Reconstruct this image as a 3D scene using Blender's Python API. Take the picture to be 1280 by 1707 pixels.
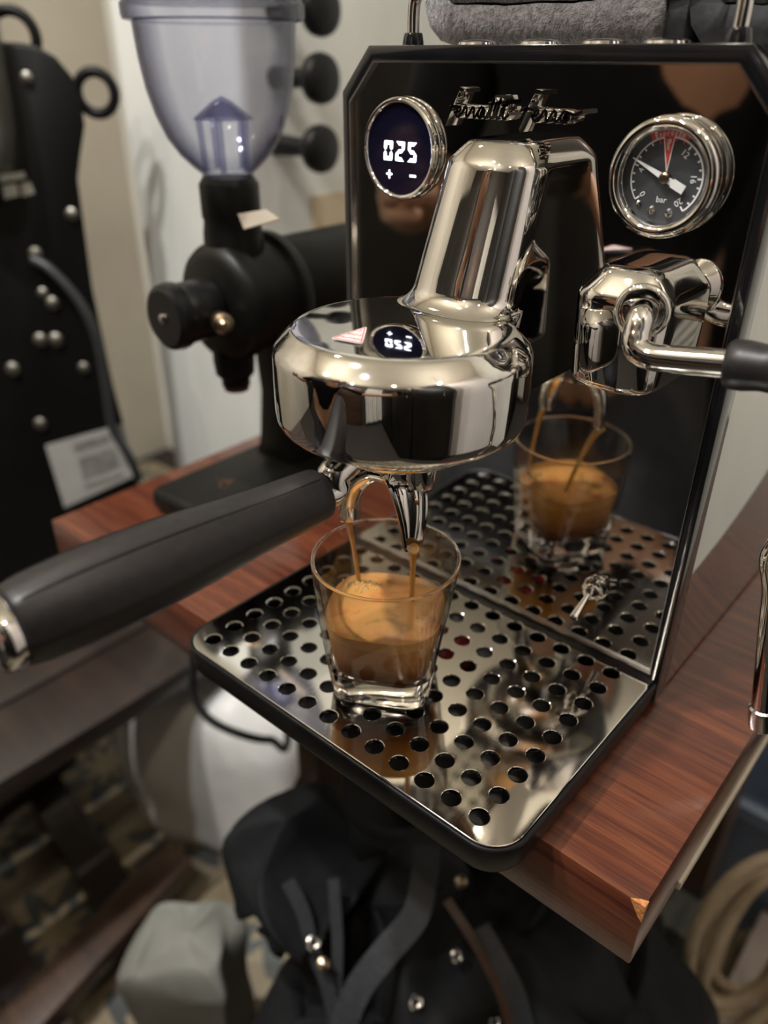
import bpy, bmesh, math, random
from mathutils import Vector, Matrix, noise
random.seed(7)
S = bpy.context.scene
COL = S.collection
for o in list(bpy.data.objects):
    bpy.data.objects.remove(o)

# ------------------------------------------------------------------ camera
# metres; origin = right end of the seam between drip tray and front panel,
# X along the panel (to the right), Y into the machine, Z up
CAM = Vector((0.09594, -0.31947, 0.27292))
RIGHT = Vector((0.75477, 0.65598, 0.00315))
DOWN = Vector((0.33001, -0.37555, -0.86606))
FWD = Vector((-0.56693, 0.65472, -0.49993))
FPX = 1314.8
cam_d = bpy.data.cameras.new('camera')
cam = bpy.data.objects.new('camera', cam_d)
COL.objects.link(cam)
cam.matrix_world = Matrix(((RIGHT.x, -DOWN.x, -FWD.x, CAM.x), (RIGHT.y, -DOWN.y, -FWD.y, CAM.y),
                           (RIGHT.z, -DOWN.z, -FWD.z, CAM.z), (0, 0, 0, 1)))
cam_d.sensor_fit = 'HORIZONTAL'
cam_d.sensor_width = 36.0
cam_d.lens = FPX / 1280 * 36.0
cam_d.clip_start = 0.01
cam_d.clip_end = 50
cam_d.dof.use_dof = True
cam_d.dof.focus_distance = 0.335
cam_d.dof.aperture_fstop = 6.5
S.camera = cam

# ------------------------------------------------------------------ world, lights, exposure
W = bpy.data.worlds.new('world')
S.world = W
W.use_nodes = True
W.node_tree.nodes['Background'].inputs[0].default_value = (0.55, 0.62, 0.75, 1)
W.node_tree.nodes['Background'].inputs[1].default_value = 0.05
S.view_settings.view_transform = 'Standard'
S.view_settings.look = 'None'
S.view_settings.exposure = 0.0
S.view_settings.gamma = 1.0
S.view_settings.use_curve_mapping = False

# downlights in the ceiling: (x, y, watts, colour)
ZF, ZC = -0.72, 1.75            # floor and ceiling height
XL, XR, YF, YB = -1.75, 1.15, -2.1, 0.85
DOWNLIGHTS = [(-0.62, -0.62, 34, (1.0, 0.97, 0.93)), (-0.30, -0.90, 18, (0.93, 0.96, 1.0)),
              (0.45, -1.0, 6, (1.0, 0.84, 0.62)), (-1.25, 0.15, 4, (1.0, 0.90, 0.74))]
FILL_PENDANTS = [(-1.0, -0.95, 1.40, 17, (1.0, 0.90, 0.75)), (0.70, -0.15, 1.36, 12, (1.0, 0.91, 0.80)), (-0.35, -1.40, 1.42, 9, (1.0, 0.92, 0.80))]  # hanging bulbs added to brighten the ceiling and the gauge dial

# ------------------------------------------------------------------ helpers
def ray(u, v):
    return FWD + RIGHT * ((u - 640) / FPX) + DOWN * ((v - 853.5) / FPX)
def pl(u, v, ax, val):
    d = ray(u, v)
    return CAM + d * ((val - CAM[ax]) / d[ax])
def at(u, v, depth):
    return CAM + ray(u, v) * depth

def mat(name, base=(0.5, 0.5, 0.5), metallic=0.0, rough=0.5, **kw):
    m = bpy.data.materials.new(name)
    m.use_nodes = True
    b = m.node_tree.nodes['Principled BSDF']
    b.inputs['Base Color'].default_value = (*base, 1)
    b.inputs['Metallic'].default_value = metallic
    b.inputs['Roughness'].default_value = rough
    for k, v in kw.items():
        b.inputs[k.replace('_', ' ')].default_value = v
    m.diffuse_color = (*base, 1)
    return m
def nd(m, t, **kw):
    n = m.node_tree.nodes.new(t)
    for k, v in kw.items():
        setattr(n, k, v)
    return n
def lk(m, a, b):
    m.node_tree.links.new(a, b)
def bsdf(m):
    return m.node_tree.nodes['Principled BSDF']
def coords(m, scale=(1, 1, 1), rot=(0, 0, 0), kind='Object'):
    tc = nd(m, 'ShaderNodeTexCoord')
    mp = nd(m, 'ShaderNodeMapping')
    mp.inputs['Scale'].default_value = scale
    mp.inputs['Rotation'].default_value = rot
    lk(m, tc.outputs[kind], mp.inputs['Vector'])
    return mp.outputs['Vector']
def noise_tex(m, vec, scale, detail=3, rough=0.5, dist=0.0):
    n = nd(m, 'ShaderNodeTexNoise')
    n.inputs['Scale'].default_value = scale
    n.inputs['Detail'].default_value = detail
    n.inputs['Roughness'].default_value = rough
    n.inputs['Distortion'].default_value = dist
    lk(m, vec, n.inputs['Vector'])
    return n.outputs['Fac']
def ramp(m, fac, stops, interp='LINEAR'):
    r = nd(m, 'ShaderNodeValToRGB')
    r.color_ramp.interpolation = interp
    e = r.color_ramp.elements
    while len(e) > 1:
        e.remove(e[-1])
    e[0].position = stops[0][0]
    e[0].color = (*stops[0][1], 1) if len(stops[0][1]) == 3 else stops[0][1]
    for p, c in stops[1:]:
        k = e.new(p)
        k.color = (*c, 1)
    lk(m, fac, r.inputs['Fac'])
    return r.outputs['Color']
def bump(m, fac, strength=0.2, dist=0.001):
    b = nd(m, 'ShaderNodeBump')
    b.inputs['Strength'].default_value = strength
    b.inputs['Distance'].default_value = dist
    lk(m, fac, b.inputs['Height'])
    lk(m, b.outputs['Normal'], bsdf(m).inputs['Normal'])
def vary(m, c0, c1, scale, detail=3, stretch=(1, 1, 1), bump_s=0.0, bdist=0.001, rough=None):
    f = noise_tex(m, coords(m, stretch), scale, detail)
    lk(m, ramp(m, f, [(0.3, c0), (0.7, c1)]), bsdf(m).inputs['Base Color'])
    if bump_s:
        bump(m, f, bump_s, bdist)
    if rough:
        lk(m, ramp(m, f, [(0.3, (rough[0],) * 3), (0.7, (rough[1],) * 3)]), bsdf(m).inputs['Roughness'])
    return m

class MB:
    """collects verts and faces; build() links ONE mesh object"""
    def __init__(self):
        self.v, self.f, self.mi, self.cur = [], [], [], 0
        self.m = Matrix.Identity(4)
    def add(self, vs, fs):
        o = len(self.v)
        self.v += [self.m @ Vector(p) for p in vs]
        for f in fs:
            self.f.append([i + o for i in f])
            self.mi.append(self.cur)
        return self
    def box(self, x0, x1, y0, y1, z0, z1):
        vs = [(x, y, z) for z in (z0, z1) for y in (y0, y1) for x in (x0, x1)]
        return self.add(vs, [(0, 2, 3, 1), (4, 5, 7, 6), (0, 1, 5, 4), (2, 6, 7, 3), (0, 4, 6, 2), (1, 3, 7, 5)])
    def rings(self, rings, close=True, cap0=True, cap1=True):
        n = len(rings[0])
        vs = [p for r in rings for p in r]
        fs = []
        for i in range(len(rings) - 1):
            for j in range(n if close else n - 1):
                k = (j + 1) % n
                fs.append((i * n + j, i * n + k, (i + 1) * n + k, (i + 1) * n + j))
        if cap0:
            fs.append(tuple(reversed(range(n))))
        if cap1:
            fs.append(tuple((len(rings) - 1) * n + j for j in range(n)))
        return self.add(vs, fs)
    def lathe(self, prof, n=64, org=(0, 0, 0), axis=(0, 0, 1), closed=False):
        q = Vector((0, 0, 1)).rotation_difference(Vector(axis).normalized())
        org = Vector(org)
        rs = []
        for r, z in prof:
            rr = max(r, 1e-6)
            rs.append([org + q @ Vector((rr * math.cos(2 * math.pi * j / n), rr * math.sin(2 * math.pi * j / n), z)) for j in range(n)])
        if closed:
            rs.append(rs[0])
        return self.rings(rs, True, not closed and prof[0][0] > 0, not closed and prof[-1][0] > 0)
    def tube(self, pts, rad, n=16, cap=True, ry=None, up=None):
        pts = [Vector(p) for p in pts]
        if not isinstance(rad, (list, tuple)):
            rad = [rad] * len(pts)
        rs = []
        ref = Vector(up) if up else None
        for i, p in enumerate(pts):
            t = (pts[min(i + 1, len(pts) - 1)] - pts[max(i - 1, 0)]).normalized()
            if ref is None:
                ref = Vector((0, 0, 1)) if abs(t.z) < 0.9 else Vector((1, 0, 0))
            a = (ref - t * ref.dot(t)).normalized()
            b = t.cross(a)
            if not up:
                ref = a
            k = ry if ry else 1.0
            rs.append([p + a * (rad[i] * math.cos(2 * math.pi * j / n)) * k + b * (rad[i] * math.sin(2 * math.pi * j / n)) for j in range(n)])
        return self.rings(rs, True, cap, cap)
    def prism(self, poly, a0, a1, axis='Y'):
        """poly of 2-D points, extruded along axis from a0 to a1"""
        def P(p, a):
            return {'Y': (p[0], a, p[1]), 'Z': (p[0], p[1], a), 'X': (a, p[0], p[1])}[axis]
        n = len(poly)
        vs = [P(p, a0) for p in poly] + [P(p, a1) for p in poly]
        fs = [tuple(range(n)), tuple(reversed(range(n, 2 * n)))]
        fs += [(j, (j + 1) % n + 0, (j + 1) % n + n, j + n) for j in range(n)]
        fs = [fs[0], fs[1]] + [(b, a, d, c) for a, b, c, d in fs[2:]]
        return self.add(vs, fs)
    def build(self, name, mats, parent=None, bevel=0, seg=2, sharp=35, smooth=True, subsurf=0, rnd=None):
        bm = bmesh.new()
        vs = [bm.verts.new(p) for p in self.v]
        for f, mi in zip(self.f, self.mi):
            try:
                nf = bm.faces.new([vs[i] for i in f])
                nf.material_index = mi
            except ValueError:
                pass
        bmesh.ops.remove_doubles(bm, verts=bm.verts, dist=1e-7)
        bmesh.ops.recalc_face_normals(bm, faces=bm.faces)
        if bevel:
            es = [e for e in bm.edges if len(e.link_faces) == 2 and e.calc_face_angle(0) > 0.5]
            bmesh.ops.bevel(bm, geom=es, offset=bevel, segments=seg, profile=0.5, affect='EDGES', clamp_overlap=True)
        return link(name, bm, mats, parent, sharp, smooth, subsurf)

def link(name, bm, mats, parent=None, sharp=35, smooth=True, subsurf=0):
    me = bpy.data.meshes.new(name)
    bm.to_mesh(me)
    bm.free()
    return link_mesh(name, me, mats, parent, sharp, smooth, subsurf)

def link_mesh(name, me, mats, parent=None, sharp=35, smooth=True, subsurf=0):
    if not isinstance(mats, (list, tuple)):
        mats = [mats]
    me.materials.clear()
    for m in mats:
        me.materials.append(m)
    if smooth:
        me.shade_smooth()
        if sharp:
            me.set_sharp_from_angle(angle=math.radians(sharp))
    o = bpy.data.objects.new(name, me)
    COL.objects.link(o)
    if parent:
        o.parent = parent
        o.matrix_parent_inverse = parent.matrix_world.inverted() if False else Matrix.Translation(-parent.location) if parent.type == 'EMPTY' and parent.parent is None else Matrix.Identity(4)
    if subsurf:
        s = o.modifiers.new('subsurf', 'SUBSURF')
        s.levels = s.render_levels = subsurf
    return o

def tag(o, label=None, cat=None, group=None, kind=None):
    if label: o['label'] = label
    if cat: o['category'] = cat
    if group: o['group'] = group
    if kind: o['kind'] = kind
    return o
def thing(name, label, cat, loc=(0, 0, 0), group=None):
    o = bpy.data.objects.new(name, None)
    o.empty_display_size = 0.02
    COL.objects.link(o)
    o.location = loc
    return tag(o, label, cat, group)
def struct(o):
    o['kind'] = 'structure'
    return o

def curve_fill(name, loops, mats, parent, extrude=0.0, bev=0.0, mtx=None, res=1, sharp=40):
    """2-D filled outline (first loop outer, the rest holes) turned into a mesh"""
    cu = bpy.data.curves.new(name, 'CURVE')
    cu.dimensions = '2D'
    cu.fill_mode = 'BOTH'
    cu.extrude = extrude
    cu.bevel_depth = bev
    cu.bevel_resolution = res
    for lp in loops:
        sp = cu.splines.new('POLY')
        sp.points.add(len(lp) - 1)
        for i, p in enumerate(lp):
            sp.points[i].co = (p[0], p[1], 0, 1)
        sp.use_cyclic_u = True
    return curve_mesh(name, cu, mats, parent, mtx, sharp)
def curve_mesh(name, cu, mats, parent, mtx, sharp=40):
    o = bpy.data.objects.new('tmp', cu)
    COL.objects.link(o)
    dg = bpy.context.evaluated_depsgraph_get()
    me = bpy.data.meshes.new_from_object(o.evaluated_get(dg))
    bpy.data.objects.remove(o)
    bpy.data.curves.remove(cu)
    if mtx is not None:
        me.transform(mtx)
    return link_mesh(name, me, mats, parent, sharp)
def text_mesh(name, body, size, mtx, m, parent, extrude=0.0, align='CENTER', shear=0.0, space=1.0):
    cu = bpy.data.curves.new(name, 'FONT')
    cu.body = body
    cu.size = size
    cu.align_x = align
    cu.align_y = 'CENTER'
    cu.extrude = extrude
    cu.shear = shear
    cu.space_character = space
    cu.resolution_u = 3
    return curve_mesh(name, cu, m, parent, mtx)

def smoothline(pts, k=6, closed=False):
    pts = [Vector(p) for p in pts]
    out = []
    n = len(pts)
    for i in range(n - 1 if not closed else n):
        p0 = pts[max(i - 1, 0)] if not closed else pts[i - 1]
        p1, p2 = pts[i], pts[(i + 1) % n]
        p3 = pts[min(i + 2, n - 1)] if not closed else pts[(i + 2) % n]
        for j in range(k):
            t = j / k
            out.append(0.5 * ((2 * p1) + (p2 - p0) * t + (2 * p0 - 5 * p1 + 4 * p2 - p3) * t * t + (3 * p1 - p0 - 3 * p2 + p3) * t ** 3))
    if not closed:
        out.append(pts[-1])
    return out
def nvec(q):
    return Vector((noise.noise(q), noise.noise(q + Vector((13.7, 5.1, 9.3))), noise.noise(q + Vector((-7.9, 21.3, 3.7)))))
def sq(t, n):
    """unit superellipse point"""
    c, s = math.cos(t), math.sin(t)
    return (math.copysign(abs(c) ** (2 / n), c), math.copysign(abs(s) ** (2 / n), s))

# ------------------------------------------------------------------ materials
CHROME = mat('polished_chrome', (0.78, 0.77, 0.75), 1.0, 0.035)
_v = coords(CHROME)
lk(CHROME, ramp(CHROME, noise_tex(CHROME, _v, 60, 4), [(0.35, (0.02,) * 3), (0.75, (0.06,) * 3)]), bsdf(CHROME).inputs['Roughness'])
MIRROR = mat('mirror_steel', (0.70, 0.69, 0.67), 1.0, 0.03)
_v = coords(MIRROR)
lk(MIRROR, ramp(MIRROR, noise_tex(MIRROR, _v, 25, 3), [(0.3, (0.015,) * 3), (0.8, (0.05,) * 3)]), bsdf(MIRROR).inputs['Roughness'])
GRILLE = mat('grille_steel', (0.74, 0.73, 0.71), 1.0, 0.06)
_v = coords(GRILLE, (40, 1, 1))
lk(GRILLE, ramp(GRILLE, noise_tex(GRILLE, _v, 90, 4), [(0.3, (0.03,) * 3), (0.8, (0.10,) * 3)]), bsdf(GRILLE).inputs['Roughness'])
SATIN = mat('satin_steel', (0.66, 0.64, 0.62), 1.0, 0.18)
vary(SATIN, (0.62, 0.6, 0.58), (0.7, 0.68, 0.66), 120)
GLOSSBLACK = mat('gloss_black_paint', (0.006, 0.006, 0.007), 0, 0.12, Coat_Weight=0.4)
vary(GLOSSBLACK, (0.005, 0.005, 0.006), (0.008, 0.008, 0.009), 40)
BLACKPL = mat('black_plastic', (0.0045, 0.0045, 0.005), 0, 0.35, Specular_IOR_Level=0.25)
vary(BLACKPL, (0.004, 0.004, 0.0043), (0.006, 0.006, 0.0065), 90, bump_s=0.05)
RUBBER = mat('charcoal_rubber', (0.012, 0.0105, 0.011), 0, 0.40, Specular_IOR_Level=0.32)
vary(RUBBER, (0.010, 0.009, 0.0095), (0.015, 0.0135, 0.014), 300, 2, bump_s=0.08, bdist=0.0003)
MATTEBLACK = mat('matte_black_metal', (0.0035, 0.0035, 0.003), 0, 0.42, Specular_IOR_Level=0.2)
vary(MATTEBLACK, (0.003, 0.003, 0.0026), (0.0045, 0.0045, 0.004), 60, bump_s=0.05)
DARKHOLE = mat('dark_tray_plastic', (0.004, 0.004, 0.004), 0, 0.5)
vary(DARKHOLE, (0.003, 0.003, 0.003), (0.006, 0.006, 0.006), 50)

def wood(name, a, b, c, scale=1.0, rough=0.22, rot=0.0, stretch=(1.2, 26, 26)):
    m = mat(name, b, 0, rough, Coat_Weight=0.25, Coat_Roughness=0.12)
    v = coords(m, stretch, (0, 0, rot))
    f1 = noise_tex(m, v, 3.2 * scale, 5, 0.6, 0.4)
    v2 = coords(m, (stretch[0] * 2.5, stretch[1] * 5, stretch[2] * 5), (0, 0, rot))
    f2 = noise_tex(m, v2, 6 * scale, 3, 0.7)
    mx = nd(m, 'ShaderNodeMath', operation='MULTIPLY_ADD')
    lk(m, f2, mx.inputs[0])
    mx.inputs[1].default_value = 0.55
    lk(m, f1, mx.inputs[2])
    lk(m, ramp(m, mx.outputs[0], [(0.50, a), (0.72, b), (0.98, c)]), bsdf(m).inputs['Base Color'])
    bump(m, f2, 0.06, 0.0004)
    return m
BOARD = wood('red_brown_laminate', (0.026, 0.006, 0.0036), (0.070, 0.017, 0.0085), (0.135, 0.040, 0.017), 1.8, 0.25)
DARKWOOD = wood('dark_brown_wood', (0.008, 0.004, 0.003), (0.016, 0.0085, 0.006), (0.028, 0.015, 0.010), 0.5, 0.55)
MIDWOOD = wood('mid_brown_wood', (0.024, 0.012, 0.007), (0.045, 0.023, 0.013), (0.075, 0.04, 0.022), 0.4, 0.5)

GLASS = mat('clear_glass', (1, 1, 1), 0, 0.0, Transmission_Weight=1.0, IOR=1.48)
_v = coords(GLASS)
lk(GLASS, ramp(GLASS, noise_tex(GLASS, _v, 90, 2), [(0.4, (0.0,) * 3), (0.9, (0.02,) * 3)]), bsdf(GLASS).inputs['Roughness'])
def thin_glass(name, tint=(1, 1, 1), ior=1.45, rough=0.01, haze=0.0, edge=None):
    """thin clear wall: straight-through transmission plus Fresnel reflection"""
    m = bpy.data.materials.new(name)
    m.use_nodes = True
    nt = m.node_tree
    nt.nodes.remove(nt.nodes['Principled BSDF'])
    out = nt.nodes['Material Output']
    tr = nd(m, 'ShaderNodeBsdfTransparent')
    tr.inputs[0].default_value = (*tint, 1)
    if edge:
        lw0 = nd(m, 'ShaderNodeLayerWeight')
        lw0.inputs['Blend'].default_value = 0.5
        lk(m, ramp(m, lw0.outputs['Facing'], [(0.25, tint), (0.92, edge)]), tr.inputs[0])  # tint darkens at grazing angles, standing in for refraction at the outline
    gl = nd(m, 'ShaderNodeBsdfGlossy')
    gl.inputs['Roughness'].default_value = rough
    f = noise_tex(m, coords(m), 60, 2)
    lk(m, ramp(m, f, [(0.3, (rough,) * 3), (0.8, (rough + 0.02,) * 3)]), gl.inputs['Roughness'])
    lw = nd(m, 'ShaderNodeLayerWeight')
    lw.inputs['Blend'].default_value = 0.5
    pw = nd(m, 'ShaderNodeMath', operation='POWER')
    lk(m, lw.outputs['Facing'], pw.inputs[0])
    pw.inputs[1].default_value = 4.0
    f0 = ((ior - 1) / (ior + 1)) ** 2
    fr_ = nd(m, 'ShaderNodeMath', operation='MULTIPLY_ADD')
    lk(m, pw.outputs[0], fr_.inputs[0])
    fr_.inputs[1].default_value = 0.62
    fr_.inputs[2].default_value = f0
    mx = nd(m, 'ShaderNodeMixShader')
    lk(m, fr_.outputs[0], mx.inputs[0])
    lk(m, tr.outputs[0], mx.inputs[1])
    lk(m, gl.outputs[0], mx.inputs[2])
    last = mx
    if haze:
        df = nd(m, 'ShaderNodeBsdfDiffuse')
        df.inputs[0].default_value = (*tint, 1)
        m2 = nd(m, 'ShaderNodeMixShader')
        m2.inputs[0].default_value = haze
        lk(m, mx.outputs[0], m2.inputs[1])
        lk(m, df.outputs[0], m2.inputs[2])
        last = m2
    lk(m, last.outputs[0], out.inputs[0])
    m.diffuse_color = (*tint, 1)
    return m
HOPPER = thin_glass('smoky_blue_plastic', (0.905, 0.91, 0.945), 1.40, 0.03, 0.012, (0.36, 0.36, 0.46))
THIN = thin_glass('thin_clear_glass', (0.955, 0.95, 0.945), 1.5, 0.01, 0.0, (0.62, 0.60, 0.58))
LED = mat('white_led', (0.02, 0.02, 0.02))
bsdf(LED).inputs['Emission Color'].default_value = (0.78, 0.82, 1.0, 1)
bsdf(LED).inputs['Emission Strength'].default_value = 5.0
DISPLAYBLACK = mat('display_glass_black', (0.003, 0.003, 0.012), 0, 0.08)
vary(DISPLAYBLACK, (0.003, 0.003, 0.010), (0.004, 0.004, 0.014), 20)
DIAL = mat('dial_grey', (0.035, 0.038, 0.042), 0, 0.5)
vary(DIAL, (0.034, 0.037, 0.041), (0.040, 0.043, 0.047), 200)
PRINTW = mat('white_print', (0.72, 0.72, 0.72), 0, 0.5)
vary(PRINTW, (0.7, 0.7, 0.7), (0.76, 0.76, 0.76), 200)
PRINTR = mat('red_print', (0.52, 0.045, 0.03), 0, 0.45)
vary(PRINTR, (0.5, 0.04, 0.026), (0.56, 0.055, 0.04), 200)
STICKER = mat('sticker_white', (0.52, 0.50, 0.50), 0, 0.5)
vary(STICKER, (0.50, 0.48, 0.48), (0.55, 0.53, 0.53), 150)
REDFLOAT = mat('red_float_plastic', (0.30, 0.006, 0.005), 0, 0.5)
vary(REDFLOAT, (0.26, 0.005, 0.004), (0.34, 0.008, 0.006), 80)

# ================================================================== SETTING
WALLC = mat('cream_wall_paint', (0.62, 0.57, 0.47), 0, 0.8)
vary(WALLC, (0.56, 0.51, 0.42), (0.68, 0.63, 0.53), 2.5, 5, bump_s=0.1, bdist=0.004)
WALLW = mat('white_wall_paint', (0.66, 0.66, 0.61), 0, 0.75)
vary(WALLW, (0.60, 0.60, 0.56), (0.72, 0.72, 0.66), 3, 5, bump_s=0.1, bdist=0.004)
CEILC = mat('ceiling_cream', (0.80, 0.75, 0.64), 0, 0.85)
vary(CEILC, (0.76, 0.71, 0.60), (0.84, 0.79, 0.68), 2, 4)
WALLR = mat('lilac_white_wall', (0.66, 0.61, 0.60), 0, 0.75)
vary(WALLR, (0.62, 0.57, 0.56), (0.70, 0.65, 0.64), 3, 4)
WALLD = mat('dark_brown_wall', (0.022, 0.015, 0.012), 0, 0.6)
vary(WALLD, (0.016, 0.011, 0.008), (0.03, 0.022, 0.017), 3, 4)
WALLT = mat('taupe_wall_paint', (0.40, 0.36, 0.29), 0, 0.8)
vary(WALLT, (0.34, 0.30, 0.24), (0.45, 0.41, 0.34), 2.5, 5, bump_s=0.1, bdist=0.004)
T_ = 0.06
struct(MB().box(XL - T_, XR + T_, YF - T_, YB + T_, ZC, ZC + T_).build('ceiling', CEILC))
struct(MB().box(XL - T_, XL, YF - T_, YB + T_, ZF, ZC).build('wall_left', WALLT))
struct(MB().box(XR, XR + T_, YF - T_, YB + T_, ZF, ZC).build('wall_right', WALLR))
struct(MB().box(XL, XR, YB, YB + T_, ZF, ZC).build('wall_back', WALLW))
struct(MB().box(XL, XR, YF - T_, YF, ZF, ZC).build('wall_front', WALLD))
GROUT = mat('floor_grout', (0.016, 0.012, 0.009), 0, 0.9)
vary(GROUT, (0.012, 0.009, 0.007), (0.022, 0.017, 0.012), 30)
floor = struct(MB().box(XL - T_, XR + T_, YF - T_, YB + T_, ZF - 0.05, ZF - 0.004).build('floor', GROUT))

# ================================================================== ESPRESSO MACHINE
XC = -0.102            # centre of the machine
em = thing('espresso_machine', 'polished steel espresso machine with black frame, round display and pressure gauge', 'espresso machine', (XC, 0.0, -0.02))
def octo(hw, z0, z1, cw, cz, r=0):
    return [(XC - hw, z0), (XC + hw, z0), (XC + hw, z1 - cz), (XC + hw - cw, z1), (XC - hw + cw, z1), (XC - hw, z1 - cz)]
# cabinet behind the panel
MB().prism(octo(0.1035, -0.016, 0.2755, 0.016, 0.018), 0.008, 0.31).build('side_casing', MIRROR, em, bevel=0.0012)
# black frame around the mirror panel (a real ring)
def ring_prism(mb, po, pi, y0, y1):
    n = len(po)
    vs = [(p[0], y0, p[1]) for p in po] + [(p[0], y0, p[1]) for p in pi] + [(p[0], y1, p[1]) for p in po] + [(p[0], y1, p[1]) for p in pi]
    fs = []
    for j in range(n):
        k = (j + 1) % n
        fs += [(j, k, n + k, n + j), (2 * n + j, 3 * n + j, 3 * n + k, 2 * n + k), (j, 2 * n + j, 2 * n + k, k), (n + j, n + k, 3 * n + k, 3 * n + j)]
    return mb.add(vs, fs)
fr = ring_prism(MB(), octo(0.1055, -0.014, 0.2775, 0.0175, 0.0195), octo(0.1005, 0.0035, 0.2712, 0.0158, 0.0172), -0.0015, 0.012)
fr.build('panel_frame', GLOSSBLACK, em, bevel=0.0005)
front = MB().prism(octo(0.1012, 0.003, 0.2718, 0.0158, 0.0172), 0.0, 0.0095).build('front_panel', MIRROR, em)
ring_prism(MB(), octo(0.1006, 0.0034, 0.2713, 0.0158, 0.0172), octo(0.1001, 0.0040, 0.2706, 0.0157, 0.0171), -0.0019, 0.0005).build('panel_edge_trim', SATIN, em)
for sx in (-1, 1):
    for y in (0.03, 0.27):
        MB().lathe([(0.0, -0.02), (0.012, -0.02), (0.012, -0.0165), (0.0, -0.0155)], 24, (XC + sx * 0.08, y, 0)).build('foot', BLACKPL, em)

# ---- group: round shroud
AX, AY = -0.1015, -0.0805
prof = [(0.0, 0.1395), (0.046, 0.1395), (0.0492, 0.1402), (0.0512, 0.1418), (0.0522, 0.1440), (0.0526, 0.1470), (0.0527, 0.1600),
        (0.0526, 0.1690), (0.0524, 0.1712), (0.0518, 0.1728), (0.0508, 0.1741), (0.0480, 0.1769), (0.0455, 0.1791), (0.0445, 0.1798), (0.0432, 0.1803), (0.0410, 0.18055), (0.0, 0.1808)]
MB().lathe(prof, 128, (AX, AY, 0)).build('group_shroud', CHROME, em, sharp=60)
# ---- group: neck with sloping round front, flared into the shroud
def smst(t):
    t = min(1, max(0, t))
    return t * t * (3 - 2 * t)
def dsec(w, nose, z, a, flare=0.0, N=56, ex=2.5, xc=AX, back=0.0):
    pts = []
    ns = 10
    yk = nose + a
    for i in range(ns):                                   # right side from panel forward
        y = back + (yk - back) * i / ns
        fl = flare * smst((-y - 0.031) / 0.022)
        pts.append((xc + w + fl, y, z))
    for i in range(N + 1):
        t = math.pi * i / N
        c, s = math.cos(t), math.sin(t)
        x = math.copysign(abs(c) ** (2 / ex), c)
        y = abs(s) ** (2 / ex)
        fl = flare * smst((-(yk - a * y) - 0.031) / 0.022)
        pts.append((xc + x * (w + fl), yk - y * (a + fl), z))
    for i in range(ns):
        y = yk + (back - yk) * (i + 1) / ns
        fl = flare * smst((-y - 0.031) / 0.022)
        pts.append((xc - w - fl, y, z))
    return pts
def nk(z):
    t = (z - 0.1805) / (0.236 - 0.1805)
    return 0.0252 + (0.0229 - 0.0252) * t, -0.0575 + (0.0215) * t
rs = []
for z in (0.1425, 0.150, 0.160, 0.170, 0.1795):
    w, n_ = nk(z)
    rs.append(dsec(w, max(n_, -0.064), z, 0.023, 0.0075 if z > 0.175 else 0.0))
FR_ = 0.0075
for i in range(9):
    a = math.pi / 2 * i / 8
    z = 0.1803 + FR_ * (1 - math.cos(a))
    w, n_ = nk(z)
    rs.append(dsec(w, n_, z, 0.0225, FR_ * (1 - math.sin(a))))
for i in range(1, 10):
    z = 0.1878 + (0.2335 - 0.1878) * i / 9
    w, n_ = nk(z)
    rs.append(dsec(w, n_, z, 0.0222))
for z, d in ((0.2352, 0.0003), (0.2366, 0.0011), (0.2385, 0.0027), (0.2410, 0.0051), (0.2425, 0.0066), (0.2433, 0.0078), (0.2437, 0.0098)):
    w, n_ = nk(0.2345)
    rs.append(dsec(w - d, n_ + d * 1.1, z, 0.0215 - d * 0.6))
MB().rings(rs).build('group_neck', CHROME, em, sharp=50)

# ---- caution sticker on the shroud
def on_top(u, v):
    return pl(u, v, 2, 0.1812)
ta, tb, tc_ = on_top(612, 544), on_top(604, 574), on_top(549, 564)
def tri(mb, a, b, c, z, r=0.12):
    cs = [a, b, c]
    poly = []
    for i in range(3):
        p, q0, q1 = cs[i], cs[i - 1], cs[(i + 1) % 3]
        for k in range(5):
            t = k / 4
            A, B = p.lerp(q0, r), p.lerp(q1, r)
            poly.append(A.lerp(p, t).lerp(p.lerp(B, t), t))
    vs = [(p.x, p.y, z) for p in poly]
    return mb.add(vs, [tuple(range(len(vs)))])
def tri_ring(mb, a, b, c, z, w0, w1):
    g = (a + b + c) / 3
    s0 = [g + (p - g) * w0 for p in (a, b, c)]
    s1 = [g + (p - g) * w1 for p in (a, b, c)]
    vs = [(p.x, p.y, z) for p in s0 + s1]
    return mb.add(vs, [(0, 1, 4, 3), (1, 2, 5, 4), (2, 0, 3, 5)])
st = tri(MB(), ta, tb, tc_, 0.18125).build('caution_sticker', STICKER, em)
tag(st, 'white triangular hot caution sticker printed in red')
tri_ring(MB(), ta, tb, tc_, 0.18131, 0.88, 0.79).build('border', PRINTR, st)
g3 = (ta + tb + tc_) / 3
xd = (tb - tc_).normalized()
yd = Vector((0, 0, 1)).cross(xd)
def tmx(o, xdir, ydir, zdir):
    return Matrix(((xdir.x, ydir.x, zdir.x, o.x), (xdir.y, ydir.y, zdir.y, o.y), (xdir.z, ydir.z, zdir.z, o.z), (0, 0, 0, 1)))
bse = (tb + tc_) / 2
apx = ta - bse
for body, s_, k in (('CAUTION', 0.0027, 0.19), ('HOT', 0.0029, 0.41), ('!', 0.0048, 0.64)):
    o_ = bse + apx * k
    text_mesh('warning_text', body, s_, tmx(Vector((o_.x, o_.y, 0.18134)), xd, yd, Vector((0, 0, 1))), PRINTR, st)

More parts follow.
